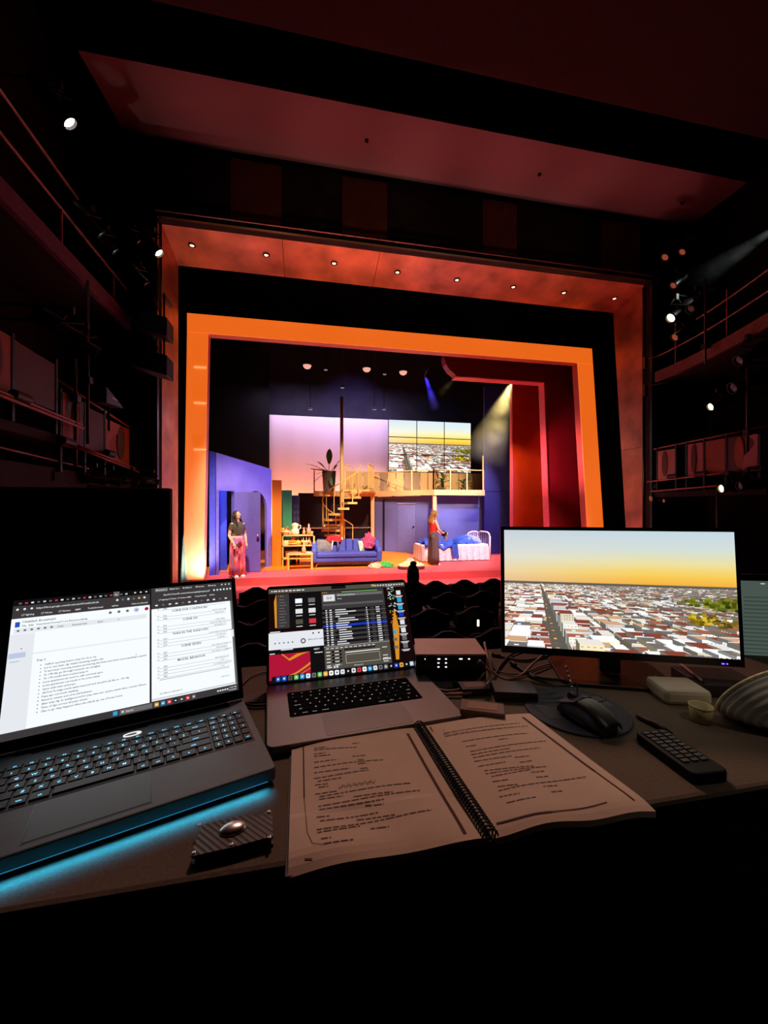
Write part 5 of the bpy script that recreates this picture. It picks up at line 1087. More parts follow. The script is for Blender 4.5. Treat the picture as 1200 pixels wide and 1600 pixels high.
u.rect(rx0, yl+.003, rx1-rx0, .0007, GM, 3); u.text(rx1-.001, tbh+.0175, .0032, 'CUE list 3/5', GM, 3, 'r'); u.text(rx0, tbh+.0095, .0034, 'Qlist Master: Lightmgmt.lt', GM, 3)
# task bar
u.rect(0, 0, sw, tbh, GD, 2); tx = sw*.415
u.rect(tx, .0025, .0062, .0062, CY, 3); u.rect(tx+.0095, .0018, .047, .0075, GM, 3); u.disc(tx+.0135, .0057, .0016, TW, 4, 8); u.text(tx+.018, .0042, .004, 'Search', TW, 4)
for i, c_ in enumerate((OR_, CY, RU, NB, GD, RU, GM)): u.rect(tx+.060+i*.0098, .0025, .0062, .0062, c_, 3); u.rect(tx+.0615+i*.0098, .0045, .003, .002, TW, 4)
for i in range(5): u.rect(sw-.038+i*.0042, .0045, .0028, .0026, TW, 3)
u.text(sw-.004, .0062, .0034, '10:53 PM', TW, 3, 'r'); u.text(sw-.004, .002, .0034, '9/19/2025', TW, 3, 'r')
u.build('display', UIM, lp).matrix_local = SM
area('laptop_bar_light', MW[lp] @ Vector((.178, -.004, .0135)), MW[lp] @ Vector((.178, -.0115, 0)), .11, (60, 190, 255), .33, .004, 90)

# ---------------------------------------------------------------- silver laptop
MW2, MD, MT = .345, .2268, .0155
mc = thing('laptop', 'grey metal laptop with a cue list on its dark screen', 'laptop', M=axes(-.0605, .6443, .0963, DZ))
ALU = pm('grey_aluminium', (120, 112, 110), .42, .55, var=.04, scale=120)
def rrect(x0, y0, x1, y1, r, n=5):
    pts = []
    for cx, cyy, a0 in ((x1-r, y0+r, -90), (x1-r, y1-r, 0), (x0+r, y1-r, 90), (x0+r, y0+r, 180)):
        pts += [(cx+r*math.cos(R(a0+90*i/n)), cyy+r*math.sin(R(a0+90*i/n))) for i in range(n+1)]
    return pts
MB().prism(rrect(0, 0, MW2, MD+.006, .012), .0015, MT).build('base', ALU, mc, bevel=.0015)
for x in (.03, MW2-.03):
    for y in (.02, MD-.02): MB().cyl((x, y, 0), (x, y, .002), .008, n=12).build('rubber_foot', LB, mc)
mk = MB().prism(rrect(.040, .083, .297, .182, .004), MT-.001, MT+.0003).build('keyboard_well', pm('mac_well_black', (8, 8, 9), .9, spec=.05), mc)
MB().prism(rrect(.095, .006, .25, .077, .006), MT-.001, MT+.0003).build('trackpad', pm('mac_trackpad', (112, 104, 102), .38, .5, var=.03), mc)
KM = pm('mac_key', (12, 12, 13), .9, spec=.05); mleg = UI(); mkm = {}
def mkey(x, y, w_, h, txt):
    k = (round(w_, 4), round(h, 4)); e = .0008
    if k not in mkm:
        o = MB().box(e, w_-e, e, h-e, 0, .0012).build('key', KM, mk); o.matrix_local = TR(x, y, MT+.0003); mkm[k] = o
    else: share(mkm[k], TR(x, y, MT+.0003), mk)
    if txt: mleg.text(x+w_/2, y+h*.36, .0046 if len(txt) == 1 else .0032, txt, 0, 0, 'c', w_*.75)
mu = .2545/14.5; my = [.0845, .1005, .1165, .1325, .1485, .1645]; mh = .0158
for i, s_ in enumerate(['esc']+['F%d' % i for i in range(1, 13)]+['']): mkey(.0412+i*(.2545/14), my[5], .2545/14, mh, s_)
for y, ks in ((my[4], [(c, 1) for c in '`1234567890-=']+[('delete', 1.5)]), (my[3], [('tab', 1.5)]+[(c, 1) for c in 'QWERTYUIOP[]\\']), (my[2], [('caps lock', 1.75)]+[(c, 1) for c in "ASDFGHJKL;'"]+[('return', 1.75)]),
              (my[1], [('shift', 2.25)]+[(c, 1) for c in 'ZXCVBNM,./']+[('shift', 2.25)]), (my[0], [('fn', 1), ('control', 1), ('option', 1), ('command', 1.25), ('', 5), ('command', 1.25), ('option', 1), ('<', 1), ('v', 1), ('>', 1)])):
    x = .0412
    for c, k_ in ks: mkey(x, y, mu*k_, mh, c); x += mu*k_
mleg.build('key_legends', em('mac_legend', (230, 224, 220), .75), mc).matrix_local = TR(0, 0, MT+.00165)
ML = lid_frame(MD+.002, .4406, MT-.002)
MB().prism(rrect(0, -.001, MW2, .2145, .010), -.005, -.0005, M=ML).build('lid', ALU, mc)
MB().prism(rrect(.0008, .0, MW2-.0008, .2137, .0095), -.0004, .0002, M=ML).build('bezel', pm('bezel_black', (12, 12, 13), .35), mc)
MB().cyl((.03, MD+.001, MT-.001), (MW2-.03, MD+.001, MT-.001), .0045, n=10).build('hinge', LB, mc)
sw, sh2 = .3355, .2035; u = UI()
MSM = ML @ Matrix.Translation((.0048, .004, .0004))
u.rect(0, 0, sw, sh2, WL, 0)
u.rect(0, sh2-.0105, sw, .0105, BG, 1); u.poly(rrect(sw*.49-.018, sh2-.0075, sw*.49+.018, sh2, .002), NB, 4)
for i, wv in enumerate((3, 7, 4, 5, 6, 6, 5, 9, 5)): u.rect(.006+(0, 5, 14, 20, 27, 35, 43, 50, 61)[i]*.00115, sh2-.0065, wv*.0011, .0026, TW, 2)
for i in range(12): u.rect(sw-.088+i*.0072, sh2-.0062, .0044 if i else .0062, .0028 if i else .0045, TW if i else OR_, 2)
# wallpaper streaks
u.poly([(.014, .115), (.02, .115), (.017, sh2-.012), (.012, sh2-.03)], GO, 1); u.poly([(sw-.048, .02), (sw-.040, .02), (sw-.030, .09), (sw-.036, .14), (sw-.046, .10)], GO, 1)
rnw = random.Random(5)
for i in range(60): x = sw-.05+rnw.random()*.016; y = .1+rnw.random()*.095; u.rect(x, y, .002+.002*rnw.random(), .002, (PB, GU, GL)[i % 3] if y > .13 else GO, 1)
# file window
fx1 = .118; u.rect(.018, .113, fx1-.018, sh2-.0125-.113, NB, 2); u.rect(.018, .113, .028, sh2-.0125-.113, GD, 3)
for i in range(3): u.disc(.0225+i*.005, sh2-.0175, .0012, (RU, OR_, GU)[i], 4, 6)
for i in range(10): u.rect(.023, sh2-.0265-i*.0066, .012+.005*((i*7) % 3)/2, .0016, GM, 4)
for i in range(2):
    for j in range(3):
        x = .060+i*.03; y = sh2-.036-j*.024
        u.rect(x, y, .016, .0105, (W_, GM, TW, TW, BG, RU)[i+2*j if i+2*j < 6 else 0], 4); u.rect(x+.001, y-.006, .014, .0016, TW, 4)
u.rect(.003, .105, .022, .002, TW, 3)
u.rect(0, .068, .128, .036, GL, 2)
for i in range(5): u.rect(.012+i*.0095, .08, .003, .003, GM, 3)
u.disc(.075, .082, .006, GM, 3); u.disc(.075, .082, .003, GL, 4); u.text(.086, .0825, .005, 'qlab project sounds', IK, 4, wmax=.034); u.disc(.098, .097, .002, IK, 3, 8); u.disc(.111, .097, .002, IK, 3, 8)
u.rect(.0, .004, .128, .0645, NB, 1); u.rect(.026, .0655, .026, .002, TW, 3); u.rect(.002, .059, .011, .0018, TW, 3); u.text(.098, .060, .005, 'NEXT', TW, 3); u.rect(.099, .053, .018, .0018, TW, 3)
# crimson picture with gold swooshes
u.rect(.001, .006, .088, .052, CR, 2)
u.poly([(.026, .058), (.030, .058), (.043, .047), (.060, .056), (.088, .058), (.072, .0535), (.044, .0425)], GO, 3)
def arcp(x0, y0, x1, y1, b, wd): 
    P_ = []
    for i in range(9): t_ = i/8; P_.append((x0+(x1-x0)*t_, y0+(y1-y0)*t_**b))
    return P_+[(x, y-wd*(.3+.7*i/8)) for i, (x, y) in reversed(list(enumerate(P_)))]
u.poly(arcp(.022, .0065, .089, .036, 1.5, .005), GO, 3); u.poly(arcp(.014, .0065, .060, .018, 1.1, .0014), OR_, 3); u.poly(arcp(.040, .0065, .089, .024, 1.5, .0012), OR_, 3)
# cue list window
cx0 = .121; cw = sw-.0585-cx0; ct = sh2-.0125
u.rect(cx0, .014, cw, ct-.014, GD, 5)
for i in range(3): u.disc(cx0+.004+i*.0045, ct-.003, .0012, OR_, 6, 6)
u.rect(cx0+.05, ct-.0045, .09, .0018, GU, 6)
u.rect(cx0+.003, ct-.0255, .031, .0185, GM, 6); u.rect(cx0+.005, ct-.0238, .027, .0152, TW, 7); u.text(cx0+.0185, ct-.0195, .0095, 'GO', GD, 8, 'c')
u.rect(cx0+.036, ct-.0135, cw-.04, .0065, GM, 6); u.text(cx0+.039, ct-.0122, .0048, '320: Down Red Dress', TW, 7); u.text(cx0+.039, ct-.0205, .004, 'Notes', TW, 7)
for i in range(24): u.rect(cx0+.004+i*.0062, ct-.0345, .0048, .0046, GM, 6); u.rect(cx0+.0055+i*.0062, ct-.0332, .002, .002, GD, 7)
lt_ = ct-.0375; rowh = .0052
for i in range(17):
    y = lt_-(i+1)*rowh
    if i == 8: u.rect(cx0, y-.0003, cw, rowh, SE, 7)
    elif i % 2: u.rect(cx0, y-.0003, cw, rowh, NB, 6)
    if i == 0: continue
    ind = .006 if i in (5, 6, 10, 11, 12, 13, 14) else 0
    u.rect(cx0+.008, y+.001, .004, .0024, TW, 8); u.rect(cx0+.017, y+.001, .006, .0024, TW, 8); u.rect(cx0+.031+ind, y+.001, (26, 50, 30, 10, 40, 48, 32, 28, 36, 18, 30, 32, 30, 32, 22, 28)[(i-1) % 16]*.001, .0022, TW, 8)
    u.rect(cx0+.1065, y+.001, .003, .0024, TW, 8)
    if i != 4: u.rect(cx0+.131, y+.001, .0095, .0022, TW, 8)
    u.rect(cx0+.117, y+.0016, .009, .0009, GM, 8); u.rect(cx0+.146, y+.0016, .009, .0009, GM, 8)
u.rect(cx0+.0265, lt_-17*rowh, .0004, 16*rowh, GM, 8); u.rect(cx0+.1035, lt_-17*rowh, .0005, 14*rowh, GM, 8)
yb = lt_-17*rowh-.002
u.rect(cx0, yb, cw, .0006, TW, 7); u.rect(cx0, .0155, cw, yb-.0155, BG, 6)
for i in range(11): u.rect(cx0+.004+i*.0108, yb-.0048, .007, .0016, TW, 8)
u.rect(cx0+.045, yb-.0105, .075, .003, NB, 8); u.rect(cx0+.048, yb-.0165, .082, .0022, TW, 8)
for i in range(5): u.rect(cx0+.004, yb-.0125-i*.0072, .009, .002, TW, 8); u.rect(cx0+.017, yb-.0135-i*.0072, .022, .0044, NB if i < 4 else GM, 8); u.rect(cx0+.023, yb-.0122-i*.0072, .01, .002, TW, 9)
bx0, by0, bx1, by1 = cx0+.048, .024, cx0+.128, yb-.0205
for r4 in ((bx0, by0, bx1-bx0, .0005), (bx0, by1, bx1-bx0, .0005), (bx0, by0, .0005, by1-by0), (bx1, by0, .0005, by1-by0)): u.rect(*r4, TW, 8)
u.text(cx0+.066, .0172, .0036, '394 cues in 18', TW, 8); u.rect(cx0+.004, .018, .011, .0022, TW, 8); u.rect(cx0+.019, .0172, .004, .004, TW, 8); u.rect(cx0+.025, .0172, .004, .004, TW, 8)
for i in range(4): u.rect(cx0+cw-.02, yb-.013-(0, 15, 20, 26)[i]*.0012, .012, .0016, TW, 8)
for i in range(4): u.rect(cx0+cw-.021+i*.005, .023, .0035, .0035, TW, 8)
# desktop icons
for i, (c_, y) in enumerate(((TW, .172), (CY, .153), (CY, .135), (SE, .118), (TW, .099), (TW, .080), (GM, .062), (GM, .044))): u.rect(sw-.026, y, .0115, .0105, c_, 9); u.rect(sw-.031, y-.0045, .021, .0016, TW, 9); u.rect(sw-.028, y-.007, .015, .0014, TW, 9)
u.rect(sw-.047, .078, .008, .009, CY, 9); u.rect(sw-.049, .062, .01, .007, GM, 9); u.rect(sw-.049, .044, .01, .007, GM, 9)
# dock
u.poly(rrect(.006, .0015, sw-.004, .0135, .003), NB, 10)
for i, c_ in enumerate((BU, BU, BG, GU, CY, GL, GM, GU, OR_, W_, W_, GL, NB, TW, RU, W_, CY, TW, GM, GM, NB, SE, OR_, NB, PB)):
    x = .0145+i*.0127; u.poly(rrect(x, .0028, x+.0095, .0123, .002), c_, 11); u.rect(x+.003, .0058, .0035, .0035, (TW, GL, IK, GL)[i % 4] if c_ not in (W_, TW, GL) else (RU, IK, CY)[i % 3], 12)
u.text(.0145+21*.0127+.0047, .0055, .0045, 'Pr', PB, 13, 'c')
u.build('display', UIM, mc).matrix_local = MSM

# ---------------------------------------------------------------- wide monitor with the city picture
mo = thing('monitor', 'black monitor showing a sunset city view', 'monitor', M=frame((.4549, .8531, DZ), (math.cos(-.3763), math.sin(-.3763), 0), (-math.sin(-.3763), math.cos(-.3763), 0), (0, 0, 1)))
mw, mh_ = .4781, .2688; mtl = .0731; zb_ = 1.4416-DZ
MF = frame((0, 0, zb_), (1, 0, 0), (0, math.cos(mtl), -math.sin(mtl)), (0, math.sin(mtl), math.cos(mtl)))
PLB = pm('black_plastic', (16, 14, 14), .45, var=.15, scale=60)
MB().box(-.006, mw+.006, .004, .03, -.014, mh_+.006, M=MF).build('case', PLB, mo, bevel=.004)
MB().box(-.008, mw+.008, .0, .004, -.016, mh_+.008, M=MF).build('bezel', pm('bezel_black', (12, 12, 13), .35), mo)
picture('display', CITYL, mw, mh_, em_attr('monitor_picture', 1.0), mo, MF @ Matrix.Translation((0, -.0006, 0)))
MB().box(mw*.5-.022, mw*.5+.022, .035, .055, .01, zb_+.12).build('neck', PLB, mo, bevel=.004)
MB().prism(rrect(mw*.5-.12, -.03, mw*.5+.12, .14, .03), 0, .008).build('foot', pm('monitor_foot', (30, 20, 18), .3), mo, bevel=.002)
MB().box(mw-.035, mw-.030, -.001, .0005, -.012, -.0095, M=MF).box(mw-.026, mw-.0235, -.001, .0005, -.012, -.0095, M=MF).build('power_light', em('violet_led', (90, 60, 255), 5), mo)
# ---------------------------------------------------------------- dim screen past the monitor
q = atz(1158, 1035, DZ+.075); q = atd(1150, 1033, 1.06)
dm_ = thing('reading_screen', 'dim grey-green screen with text lines at the right frame edge', 'screen', M=frame((q.x, q.y, DZ), (math.cos(-.35), math.sin(-.35), 0), (-math.sin(-.35), math.cos(-.35), 0), (0, 0, 1)))
zq = q.z-DZ
MB().box(0, .34, .004, .02, max(.01, zq-.012), zq+.232).build('case', PLB, dm_, bevel=.003)
u = UI(.0003); u.rect(.008, zq, .32, .215, 0, 0)
for i in range(16): u.rect(.02, zq+.012+i*.0105, .29-.08*((i*7) % 4)/4, .0035, 1, 1)
u.rect(.06, zq+.207, .01, .002, 2, 1)
u.build('display', [em('dim_page', (96, 112, 104), .55), em('dim_page_text', (76, 90, 84), .5), TXTW], dm_).matrix_local = frame((0, .0035, 0), (1, 0, 0), (0, 0, 1), (0, -1, 0))
MB().box(.15, .19, .01, .05, .005, max(.02, zq+.05)).build('neck', PLB, dm_); MB().box(.09, .25, -.02, .1, 0, .008).build('foot', PLB, dm_, bevel=.002)
# ---------------------------------------------------------------- back of a black monitor left
bm = thing('monitor', 'black back of a monitor behind the black laptop', 'monitor', (-.62, 1.1, DZ-.0))
q = at(267, 763, 1.1); zt_ = q.z
MB().box(q.x-.56, q.x, 1.09, 1.115, DZ+.10, zt_).build('case', pm('black_plastic_matt', (9, 8, 8), .75, spec=.15), bm, world=True, bevel=.003)
MB().box(q.x-.42, q.x-.14, 1.075, 1.09, DZ+.16, zt_-.08).build('back_cover', pm('black_plastic_matt', (9, 8, 8), .75, spec=.15), bm, world=True, bevel=.01)
MB().box(q.x-.30, q.x-.26, 1.05, 1.075, DZ-.25, DZ+.3).build('neck', PLB, bm, world=True); MB().box(q.x-.38, q.x-.18, 1.04, 1.2, DZ-.26, DZ-.25).build('foot', PLB, bm, world=True)
bs_ = thing('monitor_shelf', 'dark shelf behind the table carrying the black monitor', 'shelf', (-.6, 1.2, .1)); MB().box(-1.3, -.2, 1.04, 1.4, DZ-.30, DZ-.26).build('board', LB, bs_, world=True)
for x in (-1.25, -.25): MB().box(x-.02, x+.02, 1.1, 1.14, .1, DZ-.30).build('leg', LB, bs_, world=True)
bm['label'] = 'black monitor seen from behind at the left, behind the black laptop'

# ---------------------------------------------------------------- interface box with small lights
ib = thing('interface_box', 'red-topped black interface box with white indicator lights', 'interface', M=axes(.243, .865, -.19, DZ))
MB().box(0, .159, 0, .107, .004, .058).build('case', pm('interface_black', (16, 15, 16), .4), ib, bevel=.002)
MB().box(-.001, .160, -.001, .108, .058, .0625).build('lid', pm('interface_top_aluminium', (196, 160, 156), .4, .3, var=.04), ib, bevel=.0015)
for x in (.015, .145):
    for y in (.015, .09): MB().cyl((x, y, 0), (x, y, .005), .007, n=10).build('rubber_foot', LB, ib)
for x, z, w2 in ((.02, .05, .0015), (.049, .05, .006), (.066, .05, .004), (.049, .041, .004), (.066, .041, .004), (.049, .032, .004), (.066, .032, .004), (.098, .05, .007), (.118, .05, .004)):
    MB().box(x, x+w2, -.0012, .0005, z, z+.0022).build('indicator', em('white_indicator', (236, 232, 240), 2.2), ib)
u = UI(); [u.rect(.035+i_*.0052, .052, .0036, .0022, 0, 0) for i_ in range(11)]; u.build('lettering', pm('lid_lettering', (226, 150, 140), .4), ib).matrix_local = TR(0, 0, .0627)

# ---------------------------------------------------------------- comb-bound script
bk = thing('script_book', 'open coil-bound script with printed pages on the table edge', 'book', (.2, .55, DZ))
PAPER = pm('script_paper', (216, 190, 170), .85, var=.03, scale=40, spec=.1); PRINT = pm('script_print', (112, 88, 78), .8); BROWN = pm('script_margin_band', (70, 34, 24), .8)
Lc = [(-.0187, .4286), (.2034, .4262), (.1870, .6650), (-.0228, .6620)]; Rc = [(.2130, .4290), (.4337, .4257), (.4049, .6662), (.1960, .6662)]
def bil(c, u_, v_): return ((c[0][0]*(1-u_)+c[1][0]*u_)*(1-v_)+(c[3][0]*(1-u_)+c[2][0]*u_)*v_, (c[0][1]*(1-u_)+c[1][1]*u_)*(1-v_)+(c[3][1]*(1-u_)+c[2][1]*u_)*v_)
def hL(x, y):
    s = max(0, min(1, (x+.02)/.22)); d = max(0, .452-y)
    return DZ+.009+.004*math.sin(s*3.1)-.25*d*d/.02*(1-s)+.002*math.sin(x*40+y*30)*(1 if y < .5 else .3)
def hR(x, y):
    s = max(0, min(1, (.43-x)/.22)); d = max(0, .452-y)
    return DZ+.011+.005*math.sin(s*3.1)-.12*d*d/.02+.0025*math.sin(x*50)*(max(0, .52-y)/.09)
for c, h_, nm in ((Lc, hL, 'left_pages'), (Rc, hR, 'right_pages')):
    MB().slab(lambda u_, v_: (*bil(c, u_, v_), h_(*bil(c, u_, v_))), 30, 30, .008).build(nm, PAPER, bk, world=True, smooth=False)
    off = .006 if nm[0] == 'l' else -.006
    MB().slab(lambda u_, v_: (bil(c, u_, v_)[0]-.003, bil(c, u_, v_)[1]+.001, max(DZ+.0028, h_(*bil(c, u_, v_))-.0084)), 12, 12, .0024).build('cover', pm('script_cover', (30, 24, 24), .6), bk, world=True)
def seg_strip(mb, h_, p0, p1, wd, m=0, n=8, lift=.0005):
    a = Vector((*p0, 0)); b = Vector((*p1, 0)); d = (b-a); 
    if d.length < 1e-6: return
    s = Vector((-d.y, d.x, 0)).normalized()*wd/2; vs = []
    for i in range(n+1):
        p_ = a.lerp(b, i/n)
        for q_ in (p_-s, p_+s): vs.append((q_.x, q_.y, h_(q_.x, q_.y)+lift))
    mb.add(vs, [(2*i, 2*i+2, 2*i+3, 2*i+1) for i in range(n)], m)
def flatxy(px, py): p_ = atz(px, py, DZ+.012); return (p_.x, p_.y)
LS = [(190,182,265,178),(190,192,440,183),(415,160,455,157),(190,215,255,211),(190,228,285,224),(415,237,495,230),(445,258,480,255),(190,262,320,253),(190,292,600,255),(445,281,500,277),(190,322,400,306),(460,310,505,306),(190,355,510,318),(210,372,350,358),(195,393,270,388),(215,408,275,403),(195,447,330,432),(220,462,760,390),(220,478,360,462),(420,470,650,445),(215,520,810,432),(220,540,600,488),(490,523,600,515),(205,587,280,577),(225,610,565,560),(440,600,670,575),(205,665,880,553),(210,682,460,635),(520,652,630,640),(230,720,290,712),(245,750,420,722),(135,820,180,823)]
RS = [(105,115,480,72),(110,130,520,85),(195,160,520,122),(375,157,420,150),(215,185,265,180),(235,210,610,158),(240,225,430,200),(250,240,580,195),(255,258,440,238),(455,245,525,238),(275,283,410,267),(480,270,540,262),(305,305,550,288),(310,320,610,290),(340,335,540,305),(535,320,600,313),(560,345,620,338),(345,360,425,353),(370,385,470,380),(375,405,805,337),(595,390,665,382),(380,433,480,425),(635,417,690,408),(415,465,560,447)]
def words(mb, h_, S_, f, seed):
    rn = random.Random(seed)
    for x0, y0, x1, y1 in S_:
        a = Vector((*flatxy(*f(x0, y0)), 0)); b = Vector((*flatxy(*f(x1, y1)), 0)); ln = (b-a).length; t_ = 0
        while t_ < ln:
            w2 = min(rn.uniform(.004, .012), ln-t_); p_ = a.lerp(b, t_/ln); q_ = a.lerp(b, (t_+w2)/ln); seg_strip(mb, h_, (p_.x, p_.y), (q_.x, q_.y), .0015, 0, 2); t_ += w2+.0016
fL = lambda x, y: (440+x/3.75, 1120+y/3.75); fR = lambda x, y: (660+x/3.158, 1110+y/3.158)
mb = MB(); words(mb, hL, LS, fL, 1); words(mb, hR, RS, fR, 2)
rn = random.Random(3); pv = None
for i in range(60):                                    # handwriting scribble
    x, y = fL(335+i*3.6, 412-i*.42+9*math.sin(i*1.9)+5*math.sin(i*.7)); c_ = flatxy(x, y)
    if pv and i % 11: seg_strip(mb, hL, pv, c_, .0006, 0, 1)
    pv = c_
for i in range(40):
    x, y = fR(100+i*7.5, 122-i*.5+3*math.sin(i*2.3)); c_ = flatxy(x, y)
    if i and i % 6: seg_strip(mb, hR, pv, c_, .0006, 0, 1)
    pv = c_
pv = None
for x, y in ((105, 95), (108, 120), (125, 120)):
    c_ = flatxy(*fR(x, y)); 
    if pv: seg_strip(mb, hR, pv, c_, .0006, 0, 1)
    pv = c_
mb.build('printed_lines', PRINT, bk, world=True)['kind'] = 'stuff'
mb = MB()
for h_, f, a, b, wd in ((hL, fL, (738, 97), (1075, 686), .0042), (hL, fL, (127, 152), (132, 470), .002), (hL, fL, (132, 470), (150, 680), .0008), (hL, fL, (150, 680), (180, 745), .0006), (hL, fL, (180, 745), (240, 752), .0006),
                        (hR, fR, (495, 40), (850, 305), .0042), (hR, fR, (850, 305), (1045, 450), .0028), (hR, fR, (365, 551), (640, 520), .0022), (hR, fR, (640, 520), (910, 462), .0012), (hR, fR, (38, 80), (52, 104), .002)):
    seg_strip(mb, h_, flatxy(*f(*a)), flatxy(*f(*b)), wd, 0, 16, .0006)
mb.build('margin_bands', BROWN, bk, world=True)['kind'] = 'stuff'
c0 = Vector((.2085, .4235, DZ+.0125)); c1 = Vector((.1920, .668, DZ+.0125)); NTn = 46; pts = []
ax = (c1-c0).normalized(); sd = Vector((ax.y, -ax.x, 0))
for i in range(NTn*10+1):
    a = 2*math.pi*i/10; pts.append(c0.lerp(c1, i/(NTn*10))+sd*(.0092*math.cos(a))+Vector((0, 0, .0092*math.sin(a))))
MB().tube(pts, .0011, 5).build('coil', pm('black_coil', (18, 17, 20), .25), bk, world=True, smooth=True)

# ---------------------------------------------------------------- carbon card holder with silver dome
ch_ = thing('card_holder', 'carbon fibre card holder with a silver oval dome', 'card holder', (-.08, .49, DZ))
pc = [flatxy(*p_) for p_ in ((316, 1289), (345, 1281), (349, 1283.5), (352, 1280), (382, 1272.5), (385, 1275), (388, 1272), (400, 1276), (408, 1274), (416, 1267), (425, 1267), (427, 1306), (365, 1323), (299, 1338), (298, 1334))]
pc = [(x, y) for x, y in pc][::-1]
m, N, K, b = nodes_of('carbon_weave'); tc = N.new('ShaderNodeTexCoord'); wv = N.new('ShaderNodeTexWave'); wv.inputs['Scale'].default_value = 75; wv.bands_direction = 'DIAGONAL'; wv.inputs['Distortion'].default_value = .4
rp = N.new('ShaderNodeValToRGB'); rp.color_ramp.elements[0].color = (.012, .01, .01, 1); rp.color_ramp.elements[1].color = (.09, .07, .065, 1)
K.new(tc.outputs['Object'], wv.inputs['Vector']); K.new(wv.outputs['Fac'], rp.inputs[0]); K.new(rp.outputs[0], b.inputs['Base Color']); b.inputs['Roughness'].default_value = .4
bp = N.new('ShaderNodeBump'); bp.inputs['Strength'].default_value = .3; bp.inputs['Distance'].default_value = .002; K.new(wv.outputs['Fac'], bp.inputs['Height']); K.new(bp.outputs[0], b.inputs['Normal'])
MB().prism(pc, DZ+.0095, DZ+.012).build('top_plate', m, ch_, world=True); MB().prism(pc, DZ+.0005, DZ+.003).build('bottom_plate', m, ch_, world=True)
cen = Vector((sum(x for x, y in pc)/len(pc), sum(y for x, y in pc)/len(pc), 0))
MB().prism([(cen.x+(x-cen.x)*.93, cen.y+(y-cen.y)*.9) for x, y in pc], DZ+.003, DZ+.0095).build('core', LB, ch_, world=True)
CHR = pm('chrome', (226, 220, 214), .3, 1, var=.02)
cx_, cy2 = flatxy(364, 1296)
MB().ball((0, 0, 0), (.0155, .0105, .006), 24, M=TR(cx_, cy2, DZ+.0125, .12)).build('dome', CHR, ch_, world=True, smooth=True)
for px, py in ((311, 1290), (303, 1333), (362, 1320), (420, 1269), (421, 1309)):
    x, y = flatxy(px, py); MB().lathe([(.0022, 0), (.002, .0012), (.001, .0013), (.001, .0006), (.0001, .0006)], 10, M=TR(x, y, DZ+.012)).build('screw', CHR, ch_, world=True, smooth=True)

# ---------------------------------------------------------------- mouse pad and mouse
pd = thing('mouse_pad', 'round dark blue-grey mouse pad with dotted bands', 'mouse pad', (.512, .682, DZ))
MB().lathe([(.001, 0), (.093, 0), (.0945, .0012), (.0945, .003), (.093, .004), (.001, .004)], 56).build('disc', pm('pad_slate', (56, 60, 72), .8, var=.1, scale=120), pd, smooth=False)
mb = UI()
for i in range(9):
    for j in range(16):
        x = -.07+.0045*j; y = -.02+.0055*i-.0015*j
        if x*x+y*y < .0075: mb.rect(x, y, .0028, .0016, 0, 1)
for i in range(8):
    for j in range(7): mb.rect(.045+.005*j, .008+.0055*i-.002*j, .003, .0016, 0, 1)
mb.build('dotted_bands', pm('pad_dots', (190, 168, 156), .7), pd).matrix_local = TR(0, 0, .0042)
MB().tube([(.065+.022*math.cos(a), .026+.013*math.sin(a), .0046) for a in [R(30+300*i/24) for i in range(25)]], .001, 5).build('printed_ring', LB, pd)
for k_ in range(4): MB().tube([(-.06+.004*k_, .07-.018*k_, .0045), (-.02, .062-.018*k_, .0045), (.005, .066-.02*k_, .0045)], .0007, 4).build('printed_stroke', LB, pd)
ms = thing('computer_mouse', 'black computer mouse on the round pad', 'mouse', (.502, .636, DZ+.0042), R(14))
def mz(u_, v_):
    y = -.052+.104*v_; wd = .029*(1-.35*abs(2*v_-1)**3)*(1+.06*math.cos(6*v_)); x = (2*u_-1)*wd
    return (x, y, .001+.037*math.sin(math.pi*(.12+.80*v_))**.8*(1-.45*(2*u_-1)**4)*(.4 if abs(2*u_-1) > .98 else 1))
MSB = pm('mouse_black', (20, 18, 19), .4, var=.1, scale=80)
MB().slab(mz, 20, 24, .001).rings([[(math.copysign(1, math.cos(a))*abs(math.cos(a))**.8*.029*(1), .052*math.sin(a), z) for a in [6.283*i/28 for i in range(28)]] for z in (0, .012)]).build('body', MSB, ms, smooth=True)
MB().hexa([(-.024, .01, .033), (-.001, .01, .036), (-.001, .05, .018), (-.022, .048, .016), (-.023, .01, .036), (-.001, .01, .039), (-.001, .051, .021), (-.021, .049, .019)]).build('button', pm('mouse_button', (60, 46, 42), .35), ms, bevel=.001)
MB().hexa([(.001, .01, .036), (.024, .01, .033), (.022, .048, .016), (.001, .05, .018), (.001, .01, .039), (.023, .01, .036), (.021, .049, .019), (.001, .051, .021)]).build('button', pm('mouse_button', (60, 46, 42), .35), ms, bevel=.001)
MB().cyl((-.003, .034, .030), (.003, .034, .030), .008, n=16).build('scroll_wheel', LB, ms)
CAB = pm('cable_brown_grey', (110, 86, 80), .5, var=.1); CABD = pm('cable_black', (20, 17, 18), .5); CABP = pm('cable_pink_grey', (170, 120, 110), .45)
